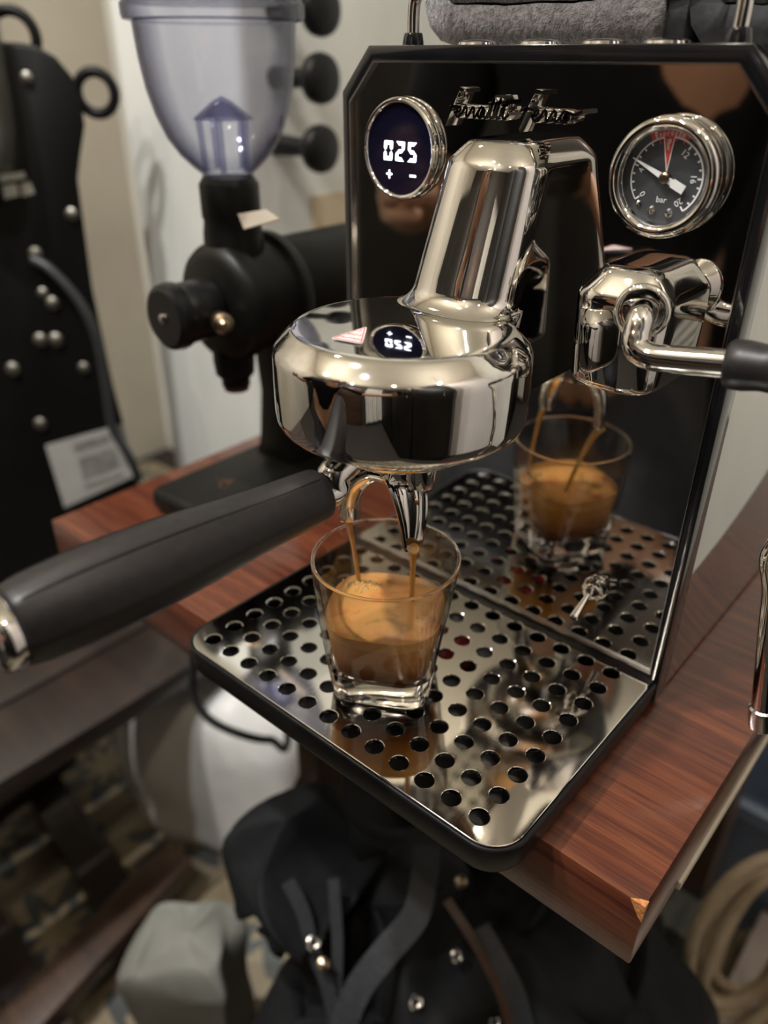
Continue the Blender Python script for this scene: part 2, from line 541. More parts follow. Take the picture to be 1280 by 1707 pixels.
# ---- steam valve block, ball joint, wand
vb = []
VX = -0.0378
for z, w, d, dd in ((0.1535, 0.0172, 0.027, 0), (0.1550, 0.0186, 0.0285, 0), (0.157, 0.0192, 0.0292, 0), (0.175, 0.0197, 0.0298, 0), (0.1890, 0.0202, 0.0302, 0), (0.1915, 0.0198, 0.0298, 0),
                    (0.1935, 0.0186, 0.0285, 0), (0.1985, 0.0142, 0.0240, 0), (0.2008, 0.0124, 0.0220, 0), (0.2016, 0.0104, 0.020, 0)):
    vb.append(dsec(w, -d, z, min(0.0165, w * 0.9), 0, 40, 2.9, VX))
MB().rings(vb).build('steam_valve_housing', CHROME, em, sharp=50)
rc = Vector((-0.0262, -0.0275, 0.1887))
ra = Vector((0.30, -0.94, 0.06)).normalized()
MB().lathe([(0.0070, -0.007), (0.0085, -0.005), (0.0096, -0.001), (0.0104, 0.0), (0.0107, 0.0012), (0.0104, 0.0024), (0.0096, 0.0029), (0.0088, 0.0024), (0.0084, 0.0010), (0.0080, -0.004), (0.0, -0.005)], 48, rc, ra).build('ball_joint_ring', CHROME, em, sharp=50)
MB().lathe([(0.0, -0.0035), (0.004, -0.0028), (0.0068, -0.001), (0.0074, -0.0045)], 32, rc, ra).build('joint_seal', BLACKPL, em)
tip = pl(1270, 1206, 1, -0.012)
pts = smoothline([rc + ra * -0.004, rc + ra * 0.004 + Vector((0.0, 0, -0.002)), (-0.0240, -0.0350, 0.1815), (-0.0222, -0.0368, 0.1775), (-0.0165, -0.0370, 0.1755), (-0.007, -0.0362, 0.1760), (0.012, -0.0345, 0.1783), (0.04, -0.033, 0.1810),
                  (0.066, -0.030, 0.182), (0.080, -0.026, 0.176), (0.084, -0.023, 0.160), pl(1310, 900, 1, -0.016), pl(1291, 1000, 1, -0.014), tip], 8)
wand = MB().tube(pts, 0.0052, 24).build('steam_wand', CHROME, em, sharp=50)
MB().lathe([(0.0, -0.004), (0.0035, -0.0036), (0.0058, -0.001), (0.0062, 0.003), (0.0062, 0.009), (0.0050, 0.010), (0.0, 0.010)], 24, tip, (pts[-6] - tip)).build('steam_tip', SATIN, wand)
ga = Vector((0.028, 0.0015, 0.0027)).normalized()
MB().lathe([(0.0052, 0.0), (0.0078, 0.0), (0.0088, 0.0012), (0.0090, 0.006), (0.0082, 0.012), (0.0086, 0.016), (0.0105, 0.021), (0.0125, 0.027), (0.0135, 0.034), (0.0125, 0.041), (0.0095, 0.046), (0.0052, 0.047)], 40, (0.0115, -0.0345, 0.1783), ga).build('wand_grip', RUBBER, wand, sharp=60)

# ---- toggle switch low on the panel
tb0 = Vector((-0.0375, 0.0, 0.0395))
tsw = MB().lathe([(0.0, 0.0), (0.0062, 0.0), (0.0064, 0.0012), (0.0058, 0.0016), (0.0056, 0.0040), (0.0040, 0.0046), (0.0038, 0.0075), (0.0026, 0.0085), (0.0, 0.009)], 30, tb0, (0, -1, 0)).build('toggle_switch', CHROME, em)
hexp = [(tb0.x + 0.0062 * math.cos(a), tb0.z + 0.0062 * math.sin(a)) for a in [math.pi / 3 * i for i in range(6)]]
MB().prism(hexp, -0.0042, -0.0016).build('nut', CHROME, tsw, bevel=0.0003)
d_ = Vector((-0.02, -0.86, -0.5)).normalized()
MB().lathe([(0.0, 0.0), (0.0012, 0.0), (0.0015, 0.004), (0.0021, 0.012), (0.0023, 0.0150), (0.0018, 0.0158), (0.0, 0.016)], 20, tb0 + Vector((0, -0.0078, 0)), d_).build('lever', CHROME, tsw)

# ---- round display
def disc_matrix(c):
    return Matrix(((1, 0, 0, c[0]), (0, 0, 1, c[1]), (0, 1, 0, c[2]), (0, 0, 0, 1)))      # x->X, y->Z, z->Y(into panel)
def face_mtx(c):
    return Matrix(((1, 0, 0, c[0]), (0, 0, -1, c[1]), (0, 1, 0, c[2]), (0, 0, 0, 1)))     # text facing -Y
DC = Vector((-0.1685, 0.0, 0.2345))
disp = MB().lathe([(0.0222, 0.0), (0.0226, 0.0005), (0.0226, 0.0032), (0.0222, 0.0047), (0.0214, 0.0056), (0.0206, 0.0055), (0.0200, 0.0046), (0.0198, 0.0036)], 72, DC, (0, -1, 0)).build('display', CHROME, em, sharp=50)
MB().lathe([(0.0, 0.0040), (0.0201, 0.0040), (0.0201, 0.001), (0.0, 0.001)], 72, DC, (0, -1, 0)).build('display_glass', DISPLAYBLACK, disp)
SEG = {'0': 'abcdef', '2': 'abged', '5': 'afgcd'}
def digit(ch, ox, oz, w=0.0054, h=0.0086, t=0.0017, sh=0.06):
    mb = MB()
    y = DC.y - 0.00415
    g = 0.00018
    def q(pts):
        mb.add([(DC.x + ox + x + sh * (z - h / 2), y, DC.z + oz + z - h / 2) for x, z in pts], [tuple(range(len(pts)))])
    c = t * 0.45
    H = h / 2
    P = {'a': [(g, h), (w - g, h), (w - t - g, h - t), (t + g, h - t)],
         'd': [(g, 0), (t + g, t), (w - t - g, t), (w - g, 0)],
         'g': [(t * .5 + g, H), (t + g, H + t / 2), (w - t - g, H + t / 2), (w - t * .5 - g, H), (w - t - g, H - t / 2), (t + g, H - t / 2)],
         'f': [(0, h - g), (t, h - t - g), (t, H + t / 2 + g), (t / 2, H + g), (0, H + t / 2 + g)],
         'b': [(w, h - g), (w, H + t / 2 + g), (w - t / 2, H + g), (w - t, H + t / 2 + g), (w - t, h - t - g)],
         'e': [(0, g), (0, H - t / 2 - g), (t / 2, H - g), (t, H - t / 2 - g), (t, t + g)],
         'c': [(w, g), (w - t, t + g), (w - t, H - t / 2 - g), (w - t / 2, H - g), (w, H - t / 2 - g)]}
    for s in SEG[ch]:
        q(P[s])
    return mb.build('digit', LED, disp, smooth=False)
for i, ch in enumerate('025'):
    digit(ch, -0.0094 + i * 0.0074, -0.0006)
py = DC.y - 0.00415
MB().box(DC.x - 0.0078, DC.x - 0.0042, py, py + 0.0001, DC.z - 0.0114, DC.z - 0.0106).box(DC.x - 0.0064, DC.x - 0.0056, py, py + 0.0001, DC.z - 0.0130, DC.z - 0.0092).build('plus_symbol', LED, disp, smooth=False)
MB().box(DC.x + 0.0068, DC.x + 0.0106, py, py + 0.0001, DC.z - 0.0114, DC.z - 0.0104).build('minus_symbol', LED, disp, smooth=False)

# ---- pressure gauge
GC = Vector((-0.0358, 0.0, 0.2332))
gauge = MB().lathe([(0.0206, 0.0), (0.0214, 0.0006), (0.0213, 0.0026), (0.0210, 0.0031), (0.0216, 0.0040), (0.0219, 0.0058), (0.0216, 0.0077), (0.0209, 0.0091), (0.0197, 0.0098), (0.0184, 0.0096), (0.0173, 0.0088), (0.0167, 0.0076), (0.0165, 0.0060), (0.0165, 0.0028)], 80, GC, (0, -1, 0)).build('pressure_gauge', CHROME, em, sharp=50)
MB().lathe([(0.0, 0.0032), (0.0168, 0.0032), (0.0168, 0.001), (0.0, 0.001)], 64, GC, (0, -1, 0)).build('dial', DIAL, gauge)
gy = GC.y - 0.0034
def gp(r, deg, dy=0.0):
    a = math.radians(deg)                      # clockwise from straight up
    return (GC.x + r * math.sin(a), gy - dy, GC.z + r * math.cos(a))
def bar2(mb, r0, r1, deg, w0, w1, dy=0.0):
    a = math.radians(deg)
    t = Vector((math.cos(a), 0, -math.sin(a)))
    p0, p1 = Vector(gp(r0, deg, dy)), Vector(gp(r1, deg, dy))
    return mb.add([p0 - t * w0, p0 + t * w0, p1 + t * w1, p1 - t * w1], [(0, 1, 2, 3)])
A0, A1 = -128.0, 142.0
def val(v): return A0 + (A1 - A0) * v / 20
mb = MB()
arc = [A0 + (A1 - A0) * i / 90 for i in range(91)]
for a, b in zip(arc[:-1], arc[1:]):
    mb.add([gp(0.01385, a), gp(0.01440, a), gp(0.01440, b), gp(0.01385, b)], [(0, 1, 2, 3)])
mb.build('scale_arc', PRINTW, gauge, smooth=False)
for i in range(21):
    major = i % 4 == 0
    if i == 9: continue
    bar2(MB(), 0.0122 if major else 0.01275, 0.0141 if major else 0.0137, val(i), 0.00030, 0.00030).build('tick', PRINTR if i in (8, 10, 11) else PRINTW, gauge, smooth=False)
for s, v, r in (('0', 0, 0.0105), ('4', 4, 0.0104), ('12', 12, 0.0104), ('16', 16, 0.0106), ('20', 20, 0.0104)):
    a = math.radians(val(v) if v != 4 else val(3.6))
    o_ = Vector(gp(r, math.degrees(a), 0.0001))
    xdv = Vector((math.cos(a), 0, -math.sin(a)))
    ydv = Vector((math.sin(a), 0, math.cos(a)))
    text_mesh('dial_numeral', s, 0.0033, tmx(o_, xdv, ydv, Vector((0, -1, 0))), PRINTW, gauge)
text_mesh('unit_text', 'bar', 0.0032, tmx(Vector((GC.x - 0.0004, gy - 0.0001, GC.z - 0.0080)), Vector((1, 0, 0)), Vector((0, 0, 1)), Vector((0, -1, 0))), PRINTW, gauge)
# red espresso field and wedge
mb = MB()
ar = [val(7.15) + (val(11.35) - val(7.15)) * i / 14 for i in range(15)]
for a, b in zip(ar[:-1], ar[1:]):
    mb.add([gp(0.01445, a, 0.00004), gp(0.0165, a, 0.00004), gp(0.0165, b, 0.00004), gp(0.01445, b, 0.00004)], [(0, 1, 2, 3)])
mb.build('espresso_field', PRINTR, gauge, smooth=False)
wa, wb = val(8.5), val(9.75)
wm = (wa + wb) / 2
MB().add([gp(0.0018, wm, 0.00004), gp(0.0145, wa, 0.00004), gp(0.0145, wb, 0.00004)], [(0, 1, 2)]).build('pressure_wedge', PRINTR, gauge, smooth=False)
mb = MB()
for a in (wa, wb):
    p0, p1 = Vector(gp(0.0018, wm, 0.0001)), Vector(gp(0.0144, a, 0.0001))
    t = (p1 - p0).cross(Vector((0, 1, 0))).normalized() * 0.00018
    mb.add([p0 - t, p0 + t, p1 + t, p1 - t], [(0, 1, 2, 3)])
mb.build('wedge_outline', PRINTW, gauge, smooth=False)
word = 'Espresso'
for i, ch in enumerate(word):
    a = math.radians(wm + 1.0 + (i - 3.5) * 5.6)
    o_ = Vector(gp(0.01545, math.degrees(a), 0.0002))
    text_mesh('dial_letter', ch, 0.0027, tmx(o_, Vector((math.cos(a), 0, -math.sin(a))), Vector((math.sin(a), 0, math.cos(a))), Vector((0, -1, 0))), PRINTW, gauge)
a = math.radians(wm)
text_mesh('wedge_text', '9bar', 0.0023, tmx(Vector(gp(0.0115, wm, 0.0002)), -Vector((math.sin(a), 0, math.cos(a))), Vector((math.cos(a), 0, -math.sin(a))), Vector((0, -1, 0))), PRINTW, gauge)
na = val(4.6)
mb = MB()
def nq(r, deg, off, y):
    aa = math.radians(deg)
    t = Vector((math.cos(aa), 0, -math.sin(aa)))
    return Vector(gp(r, deg, y)) + t * off
mb = MB()
top = [nq(0.0152, na, -0.00012, 0.0016), nq(0.0152, na, 0.00012, 0.0016), nq(0.002, na, 0.0010, 0.0016), nq(-0.0035, na, 0.0011, 0.0016), nq(-0.0036, na, 0.0016, 0.0016), nq(-0.0090, na, 0.0016, 0.0016), nq(-0.0090, na, -0.0016, 0.0016), nq(-0.0036, na, -0.0016, 0.0016), nq(-0.0035, na, -0.0011, 0.0016), nq(0.002, na, -0.0010, 0.0016)]
bot = [p + Vector((0, 0.0005, 0)) for p in top]
n_ = len(top)
mb.add(top + bot, [tuple(range(n_)), tuple(range(2 * n_ - 1, n_ - 1, -1))] + [(j, (j + 1) % n_, n_ + (j + 1) % n_, n_ + j) for j in range(n_)])
nee = mb.build('needle', PRINTW, gauge, smooth=False)
BRASS = mat('aged_brass', (0.28, 0.22, 0.15), 1.0, 0.3)
vary(BRASS, (0.24, 0.19, 0.13), (0.33, 0.26, 0.18), 300)
MB().lathe([(0.0, 0.0062), (0.0014, 0.0061), (0.0020, 0.0056), (0.0021, 0.0034)], 28, GC, (0, -1, 0)).build('needle_hub', BRASS, nee)
for r, deg in ((0.0128, 197), (0.0130, 165), (0.0138, 223)):
    p = gp(r, deg)
    k = 1.25 if r < 0.0135 else 0.8
    MB().lathe([(0.0, 0.0014 * k), (0.0008 * k, 0.0012 * k), (0.0014 * k, 0.0005), (0.0015 * k, 0.0)], 18, (p[0], gy + 0.0002, p[2]), (0, -1, 0)).build('dial_screw', CHROME, gauge)
GAUGEGLASS = thin_glass('gauge_glass', (1, 1, 1), 1.25)
MB().lathe([(0.0, 0.0072), (0.0167, 0.0072), (0.0167, 0.0068), (0.0, 0.0068)], 48, GC, (0, -1, 0)).build('gauge_lens', GAUGEGLASS, gauge)

# ---- script badge: ribbons with black faces and chrome sides
BADGEFACE = mat('badge_black_enamel', (0.006, 0.006, 0.006), 0, 0.2)
vary(BADGEFACE, (0.005, 0.005, 0.005), (0.008, 0.008, 0.008), 100)
BX0, BZ0, BU = -0.1405, 0.2478, 0.00100         # origin and unit (1 mm)
def ribbon(mb, pts, w=0.00085, y0=-0.0062, y1=0.0):
    P = smoothline([(BX0 + x * BU, 0, BZ0 + z * BU) for x, z in pts], 5)
    L, R = [], []
    for i, p in enumerate(P):
        t = (P[min(i + 1, len(P) - 1)] - P[max(i - 1, 0)]).normalized()
        nrm = Vector((-t.z, 0, t.x)) * w
        L.append(p + nrm)
        R.append(p - nrm)
    n = len(P)
    vs = []
    for p, q in zip(L, R):
        c = (p + q) / 2
        vs += [(p.x, y1, p.z), (p.x, y0 + 0.0006, p.z), (c.x + (p.x - c.x) * .7, y0, c.z + (p.z - c.z) * .7), (c.x + (q.x - c.x) * .7, y0, c.z + (q.z - c.z) * .7), (q.x, y0 + 0.0006, q.z), (q.x, y1, q.z)]
    sides, face = [], []
    for i in range(n - 1):
        a, b = i * 6, (i + 1) * 6
        for k in (0, 1, 3, 4):
            sides.append((a + k, b + k, b + k + 1, a + k + 1))
        face.append((a + 2, b + 2, b + 3, a + 3))
    sides += [(0, 1, 2, 3, 4, 5), tuple(reversed([(n - 1) * 6 + k for k in range(6)]))]
    mb.cur = 0
    mb.add(vs, sides)
    mb.cur = 1
    mb.add(vs, face)
LET = []
LET.append([[(0.0, -1.2), (2.0, 3.0), (4.4, 8.2), (6.2, 12.0), (7.6, 13.2), (9.4, 12.6)], [(2.6, 6.0), (5.0, 6.4), (7.0, 6.2)]])                        # F
LET.append([[(4.6, 4.0), (7.6, 4.6), (8.2, 6.0), (7.2, 6.2), (6.0, 4.4), (6.2, 2.8), (7.6, 2.6), (9.4, 4.4)]])                                       # e
LET.append([[(9.4, 4.4), (10.4, 6.2), (11.4, 5.6), (11.2, 3.2), (11.8, 2.6), (13.0, 4.2)]])                                                          # r
LET.append([[(13.0, 4.2), (14.2, 6.2), (15.2, 5.6), (15.0, 3.2), (15.6, 2.6), (16.8, 4.2)]])                                                         # r
LET.append([[(20.2, 6.0), (18.6, 6.4), (17.2, 4.8), (17.4, 3.0), (18.8, 2.8), (20.4, 5.8), (20.2, 3.2), (21.0, 2.6), (22.2, 4.2)]])                    # a
LET.append([[(22.2, 4.2), (25.0, 10.4), (23.2, 4.0), (23.8, 2.6), (25.4, 4.2)], [(22.0, 7.8), (27.0, 8.4)]])                                           # t
LET.append([[(25.4, 4.2), (28.2, 10.4), (26.4, 4.0), (27.0, 2.6), (28.6, 4.4)], [(25.4, 8.2), (30.0, 8.8)]])                                           # t
LET.append([[(28.6, 4.4), (30.0, 6.4), (29.4, 3.6), (30.2, 2.6), (32.0, 4.4)]])                                                                      # i
LET.append([[(36.0, -2.0), (37.6, 1.6), (40.2, 7.0), (42.4, 11.6), (44.0, 13.2), (46.6, 12.8)], [(37.6, 6.0), (40.6, 6.8), (43.6, 6.4)]])              # F
LET.append([[(42.4, 4.0), (45.2, 4.6), (45.9, 6.0), (44.9, 6.2), (43.6, 4.4), (43.8, 2.8), (45.4, 2.6), (47.2, 4.4)]])                                 # e
LET.append([[(47.2, 4.4), (48.4, 6.2), (49.6, 5.6), (49.4, 3.2), (50.0, 2.6), (51.4, 4.2)]])                                                         # r
LET.append([[(51.4, 4.2), (52.6, 6.2), (53.8, 5.6), (53.6, 3.2), (54.2, 2.6), (55.6, 4.2)]])                                                         # r
LET.append([[(59.0, 6.0), (57.2, 6.2), (56.0, 4.6), (56.4, 3.0), (58.2, 2.6), (59.6, 4.2), (59.0, 6.0), (61.6, 5.4), (65.0, 6.6)]])                    # o
for strokes in LET:
    mb = MB()
    for s in strokes:
        ribbon(mb, [(x * 1.04, z) for x, z in s])
    tag(mb.build('badge_letter', [CHROME, BADGEFACE], em, sharp=50), 'raised script letter with black face and chrome sides')

# ---- top: plate, rail, buttons
MB().box(XC - 0.088, XC + 0.088, 0.02, 0.30, 0.2755, 0.2765).build('cup_tray', SATIN, em)
for u in (795, 900, 1005, 1110):
    p = pl(u, 66, 1, 0.012)
    MB().lathe([(0.0085, 0.2765), (0.0092, 0.2775), (0.0088, 0.2785), (0.0070, 0.2793), (0.0, 0.2797)], 36, (p.x, 0.0135, 0)).build('cup_warmer_button', CHROME, em)
pL, pR = pl(689, 60, 1, 0.012), pl(1231, 60, 1, 0.012)
rz = 0.2985
pts = smoothline([(pL.x, 0.012, 0.2775), (pL.x, 0.012, rz - 0.008), (pL.x + 0.0012, 0.012, rz - 0.0025), (pL.x + 0.006, 0.012, rz), (XC - 0.03, 0.012, rz + 0.0002), (XC + 0.03, 0.012, rz + 0.0002), (pR.x - 0.006, 0.012, rz), (pR.x - 0.0012, 0.012, rz - 0.0025), (pR.x, 0.012, rz - 0.008), (pR.x, 0.012, 0.2775)], 8)
rail = MB().tube(pts, 0.0028, 20).build('cup_rail', CHROME, em)
for p in (pL, pR):
    MB().lathe([(0.0, 0.2765), (0.0050, 0.2765), (0.0050, 0.2785), (0.0044, 0.2815), (0.0040, 0.2825), (0.0, 0.2825)], 24, (p.x, 0.012, 0)).build('rail_socket', GLOSSBLACK, rail)

# ================================================================== DRIP TRAY
dt = thing('drip_tray', 'black drip tray with a perforated mirror steel grille under the glass', 'drip tray', (XC, -0.07, -0.018))
TX0, TX1, TY0, TY1 = -0.2055, 0.0005, -0.1375, -0.0012
def rrect(x0, x1, y0, y1, r, n=10):
    """front corners rounded, back corners nearly square"""
    pts = []
    for cx, cy, rr, a0 in ((x1 - 0.0015, y1 - 0.0015, 0.0015, 0), (x0 + 0.0015, y1 - 0.0015, 0.0015, 90), (x0 + r, y0 + r, r, 180), (x1 - r, y0 + r, r, 270)):
        for i in range(n + 1):
            a = math.radians(a0 + 90 * i / n)
            pts.append((cx + rr * math.cos(a), cy + rr * math.sin(a)))
    return pts
holes = []
HXP = (0.1925 - 0.018) / 12
for i in range(13):
    for j in range(9):
        cx, cy = -0.018 - HXP * i, -0.0095 - 0.01465 * j
        holes.append([(cx + 0.0047 * math.cos(2 * math.pi * k / 28), cy + 0.0047 * math.sin(2 * math.pi * k / 28)) for k in range(28)])
gr = curve_fill('grille', [rrect(TX0, TX1, TY0, TY1, 0.0155)] + holes, GRILLE, dt, 0.0008, 0.00045, Matrix.Translation((0, 0, -0.00125)), 1)
tag(gr, 'perforated mirror steel grille')
def tray_loop(d, z, r=0.0155):
    return [(x, y, z) for x, y in rrect(TX0 - d, TX1 + d, TY0 - d, TY1, r + d)]
MB().rings([tray_loop(-0.030, -0.0172, 0.02), tray_loop(-0.004, -0.0172), tray_loop(0.0005, -0.0160), tray_loop(0.0018, -0.0130), tray_loop(0.0026, -0.0020), tray_loop(0.0024, -0.0008), tray_loop(0.0016, -0.0003), tray_loop(0.0008, -0.0006), tray_loop(0.0007, -0.0030), tray_loop(0.0005, -0.0125), tray_loop(-0.004, -0.0135)]).build('tray_body', BLACKPL, dt, sharp=50)
fl = pl(735, 1082, 2, -0.008)
MB().lathe([(0.0, -0.0085), (0.015, -0.0085), (0.017, -0.0090), (0.017, -0.0125), (0.0, -0.0125)], 36, (fl.x, fl.y, 0)).build('float_indicator', REDFLOAT, dt)

# ================================================================== PORTAFILTER
pf = thing('portafilter', 'chrome portafilter with charcoal rubber handle and twin spout locked under the shroud', 'portafilter', (AX, AY, 0.085))
MB().lathe([(0.0, 0.1385), (0.036, 0.1385), (0.036, 0.1345), (0.0345, 0.1315), (0.030, 0.1285), (0.020, 0.1262), (0.0, 0.1255)], 64, (AX, AY, 0)).build('filter_holder', CHROME, pf, sharp=50)
MB().lathe([(0.0125, 0.129), (0.0118, 0.126), (0.0112, 0.122), (0.0118, 0.117), (0.0108, 0.1135), (0.0, 0.1128)], 40, (AX, AY, 0)).build('spout_stem', CHROME, pf, sharp=60)
for sx in (-1, 1):
    MB().lathe([(0.0, -0.012), (0.0058, -0.012), (0.0065, -0.008), (0.0062, 0.004), (0.0052, 0.0075), (0.0, 0.0085)], 28, (AX + sx * 0.021, AY - 0.012, 0.1275), (0, 0, -1)).build('locking_lug', CHROME, pf, sharp=60)
H0 = Vector((-0.1040, -0.1262, 0.1212))
H1 = Vector((-0.1172, -0.2500, 0.1195))
hd = (H1 - H0)
# neck between holder and handle
MB().tube(smoothline([(AX - 0.001, AY - 0.032, 0.1315), (AX - 0.002, AY - 0.040, 0.1275), H0 + Vector((0.0008, 0.006, 0.0005)), H0], 6), [0.0066] * 19, 24).build('handle_neck', CHROME, pf, sharp=60)
SP_L, SP_R = pl(575, 862, 2, 0.0855), pl(690, 916, 2, 0.0840)
def spout(tip, name):
    c0 = Vector((AX, AY - 0.003, 0.1185))
    out = Vector((tip.x - c0.x, tip.y - c0.y, 0))
    P = smoothline([c0, c0 + out * 0.40 + Vector((0, 0, -0.0012)), c0 + out * 0.78 + Vector((0, 0, -0.0100)), c0 + out * 0.97 + Vector((0, 0, -0.0220)), Vector((tip.x, tip.y, tip.z))], 8)
    n = len(P)
    side = Vector((0, 0, 1)).cross(out).normalized()
    rs = []
    K = 9
    for i, p in enumerate(P):
        t = (P[min(i + 1, n - 1)] - P[max(i - 1, 0)]).normalized()
        up = side.cross(t)
        if up.z < 0 and i < n // 2: up = -up
        if up.dot(out) < 0 and i >= n // 2: up = -up
        u = i / (n - 1)
        w = 0.0104 * (1 - u ** 1.6) + 0.0044 * u ** 1.6
        dep = 0.0085 * (1 - u) + 0.0058 * u
        th = 0.0011
        ring = []
        for k in range(K + 1):
            a = math.pi * k / K
            ring.append(p + side * (w * math.cos(a)) - up * (dep * math.sin(a)))
        for k in range(K, -1, -1):
            a = math.pi * k / K
            ring.append(p + side * ((w - th) * math.cos(a)) - up * ((dep - th) * math.sin(a)) + up * 0.0003)
        rs.append(ring)
    return MB().rings(rs).build(name, CHROME, pf, sharp=45)
spout(SP_L, 'spout')
spout(SP_R, 'spout')
# handle: rounded, slightly faceted section, waist near the holder
hq = hd.normalized()
hs = hq.cross(Vector((0, 0, 1))).normalized()
hu = hs.cross(hq)
PR = [(0.0, 0.0088), (0.012, 0.0100), (0.03, 0.0106), (0.12, 0.0108), (0.25, 0.0114), (0.40, 0.0129), (0.55, 0.0142), (0.70, 0.0148), (0.84, 0.0146), (0.94, 0.0138), (0.985, 0.0128), (1.0, 0.0116)]
rs = []
NN = 64
for u, r in PR:
    ring = []
    for k in range(NN):
        a = 2 * math.pi * k / NN
        fac = 1.0
        for ca in (62, 118, 242, 298, 0, 180):
            dlt = abs((math.degrees(a) - ca + 180) % 360 - 180)
            fac += 0.035 * math.exp(-(dlt / 9.0) ** 2)
        vz = 1.08 if math.sin(a) > 0 else 1.0
        ring.append(H0 + hd * u + hs * (r * fac * math.cos(a)) + hu * (r * fac * math.sin(a) * vz))
    rs.append(ring)
handle = MB().rings(rs).build('handle', RUBBER, pf, sharp=60, subsurf=1)
for ca in (62, 118, -14):
    a = math.radians(ca)
    pts = []
    for u in [0.04 + 0.92 * i / 24 for i in range(25)]:
        k = max(i for i in range(len(PR)) if PR[i][0] <= u)
        u0, r0 = PR[k]
        u1, r1 = PR[min(k + 1, len(PR) - 1)]
        r = r0 + (r1 - r0) * ((u - u0) / max(1e-6, u1 - u0))
        vz = 1.08 if math.sin(a) > 0 else 1.0
        fac = 1.035 if ca != -14 else 1.012
        pts.append(H0 + hd * u + hs * (r * fac * math.cos(a)) + hu * (r * fac * math.sin(a) * vz))
    MB().tube(pts, 0.00022, 6).build('handle_seam', BLACKPL, handle)
MB().lathe([(0.0, -0.004), (0.0116, -0.004), (0.0122, 0.0), (0.0126, 0.0015), (0.0124, 0.0040), (0.0112, 0.0058), (0.0085, 0.0066), (0.0080, 0.0058), (0.0, 0.0056)], 40, H1, hd).build('end_cap', CHROME, handle, sharp=50)

# ================================================================== GLASS AND ESPRESSO
CX, CY = -0.1042, -0.0868
CROT = math.radians(30.0)
RIMZ = 0.0725
def cup_ring(half, n, z, N=72):
    pts = []
    for k in range(N):
        x, y = sq(2 * math.pi * k / N, n)
        x, y = x * half, y * half
        pts.append((CX + x * math.cos(CROT) - y * math.sin(CROT), CY + x * math.sin(CROT) + y * math.cos(CROT), z))
    return pts
def lerp(a, b, t): return a + (b - a) * t
def outer_sec(z):
    t = max(0, min(1, (z - 0.004) / (RIMZ - 0.004)))
    return lerp(0.0242, 0.0350, t), lerp(5.2, 2.05, t ** 0.75)
def inner_sec(z):
    t = max(0, min(1, (z - 0.0125) / (RIMZ - 0.0125)))
    return lerp(0.0225, 0.0331, t), lerp(4.0, 2.05, t ** 0.75)
rs = [cup_ring(0.0215, 5, 0.0007), cup_ring(0.0230, 5, 0.0002), cup_ring(0.0238, 5.2, 0.0008), cup_ring(0.0242, 5.2, 0.0025)]
for i in range(1, 15):
    z = lerp(0.004, RIMZ - 0.0012, i / 14)
    rs.append(cup_ring(*outer_sec(z), z))
rs += [cup_ring(0.0348, 2.05, RIMZ - 0.0003), cup_ring(0.0342, 2.05, RIMZ), cup_ring(0.0336, 2.05, RIMZ - 0.0003)]
for i in range(14, -1, -1):
    z = lerp(0.0165, RIMZ - 0.0012, i / 14)
    rs.append(cup_ring(*inner_sec(z), z))
rs += [cup_ring(0.0215, 3.6, 0.0142), cup_ring(0.0190, 3.2, 0.0130), cup_ring(0.012, 2.6, 0.0126), cup_ring(0.004, 2, 0.0125)]
cup = MB().rings(rs).build('shot_glass', [GLASS, THIN], None, sharp=70)
for p in cup.data.polygons:
    zc = [cup.data.vertices[i].co.z for i in p.vertices]
    p.material_index = 1 if (min(zc) > 0.0150 and max(zc) < RIMZ - 0.0011) else 0
tag(cup, 'clear shot glass with a square base standing on the grille, half full of espresso', 'glass')
esp = thing('espresso', 'tan and amber espresso with crema pouring into the shot glass', 'coffee', (CX, CY, 0.0126))
SURF = 0.0430
COF = mat('layered_espresso', (0.3, 0.13, 0.04), 0, 0.35, Specular_IOR_Level=0.15, Subsurface_Weight=0.1, Subsurface_Scale=0.003)
bsdf(COF).inputs['Subsurface Radius'].default_value = (1.0, 0.5, 0.2)
tc = nd(COF, 'ShaderNodeTexCoord')
sx_ = nd(COF, 'ShaderNodeSeparateXYZ')
lk(COF, tc.outputs['Generated'], sx_.inputs[0])
nz = noise_tex(COF, coords(COF, (1, 1, 1)), 55, 4, 0.55, 0.8)
ma = nd(COF, 'ShaderNodeMath', operation='MULTIPLY_ADD')
lk(COF, nz, ma.inputs[0]); ma.inputs[1].default_value = 0.34; lk(COF, sx_.outputs['Z'], ma.inputs[2])
lk(COF, ramp(COF, ma.outputs[0], [(0.20, (0.060, 0.016, 0.0012)), (0.45, (0.14, 0.045, 0.003)), (0.72, (0.26, 0.098, 0.009)), (1.0, (0.36, 0.155, 0.022)), (1.2, (0.42, 0.20, 0.04))]), bsdf(COF).inputs['Base Color'])
rs = [cup_ring(0.004, 2, 0.0127), cup_ring(0.012, 2.6, 0.0128), cup_ring(0.0192, 3.2, 0.0131), cup_ring(0.0217, 3.6, 0.0143)]
for i in range(0, 12):
    z = lerp(0.0165, SURF - 0.0005, i / 11)
    h_, n_ = inner_sec(z)
    rs.append(cup_ring(h_ + 0.00015, n_, z))
MB().rings(rs).build('liquid', COF, esp, sharp=60)
CREMA = mat('espresso_crema', (0.5, 0.26, 0.08), 0, 0.22, Subsurface_Weight=0.15, Subsurface_Scale=0.003)
v = coords(CREMA)
f = noise_tex(CREMA, v, 38, 4, 0.6, 1.2)
lk(CREMA, ramp(CREMA, f, [(0.34, (0.22, 0.12, 0.025)), (0.43, (0.42, 0.21, 0.05)), (0.58, (0.46, 0.21, 0.06)), (0.7, (0.36, 0.13, 0.035))]), bsdf(CREMA).inputs['Base Color'])
h_, n_ = inner_sec(SURF)
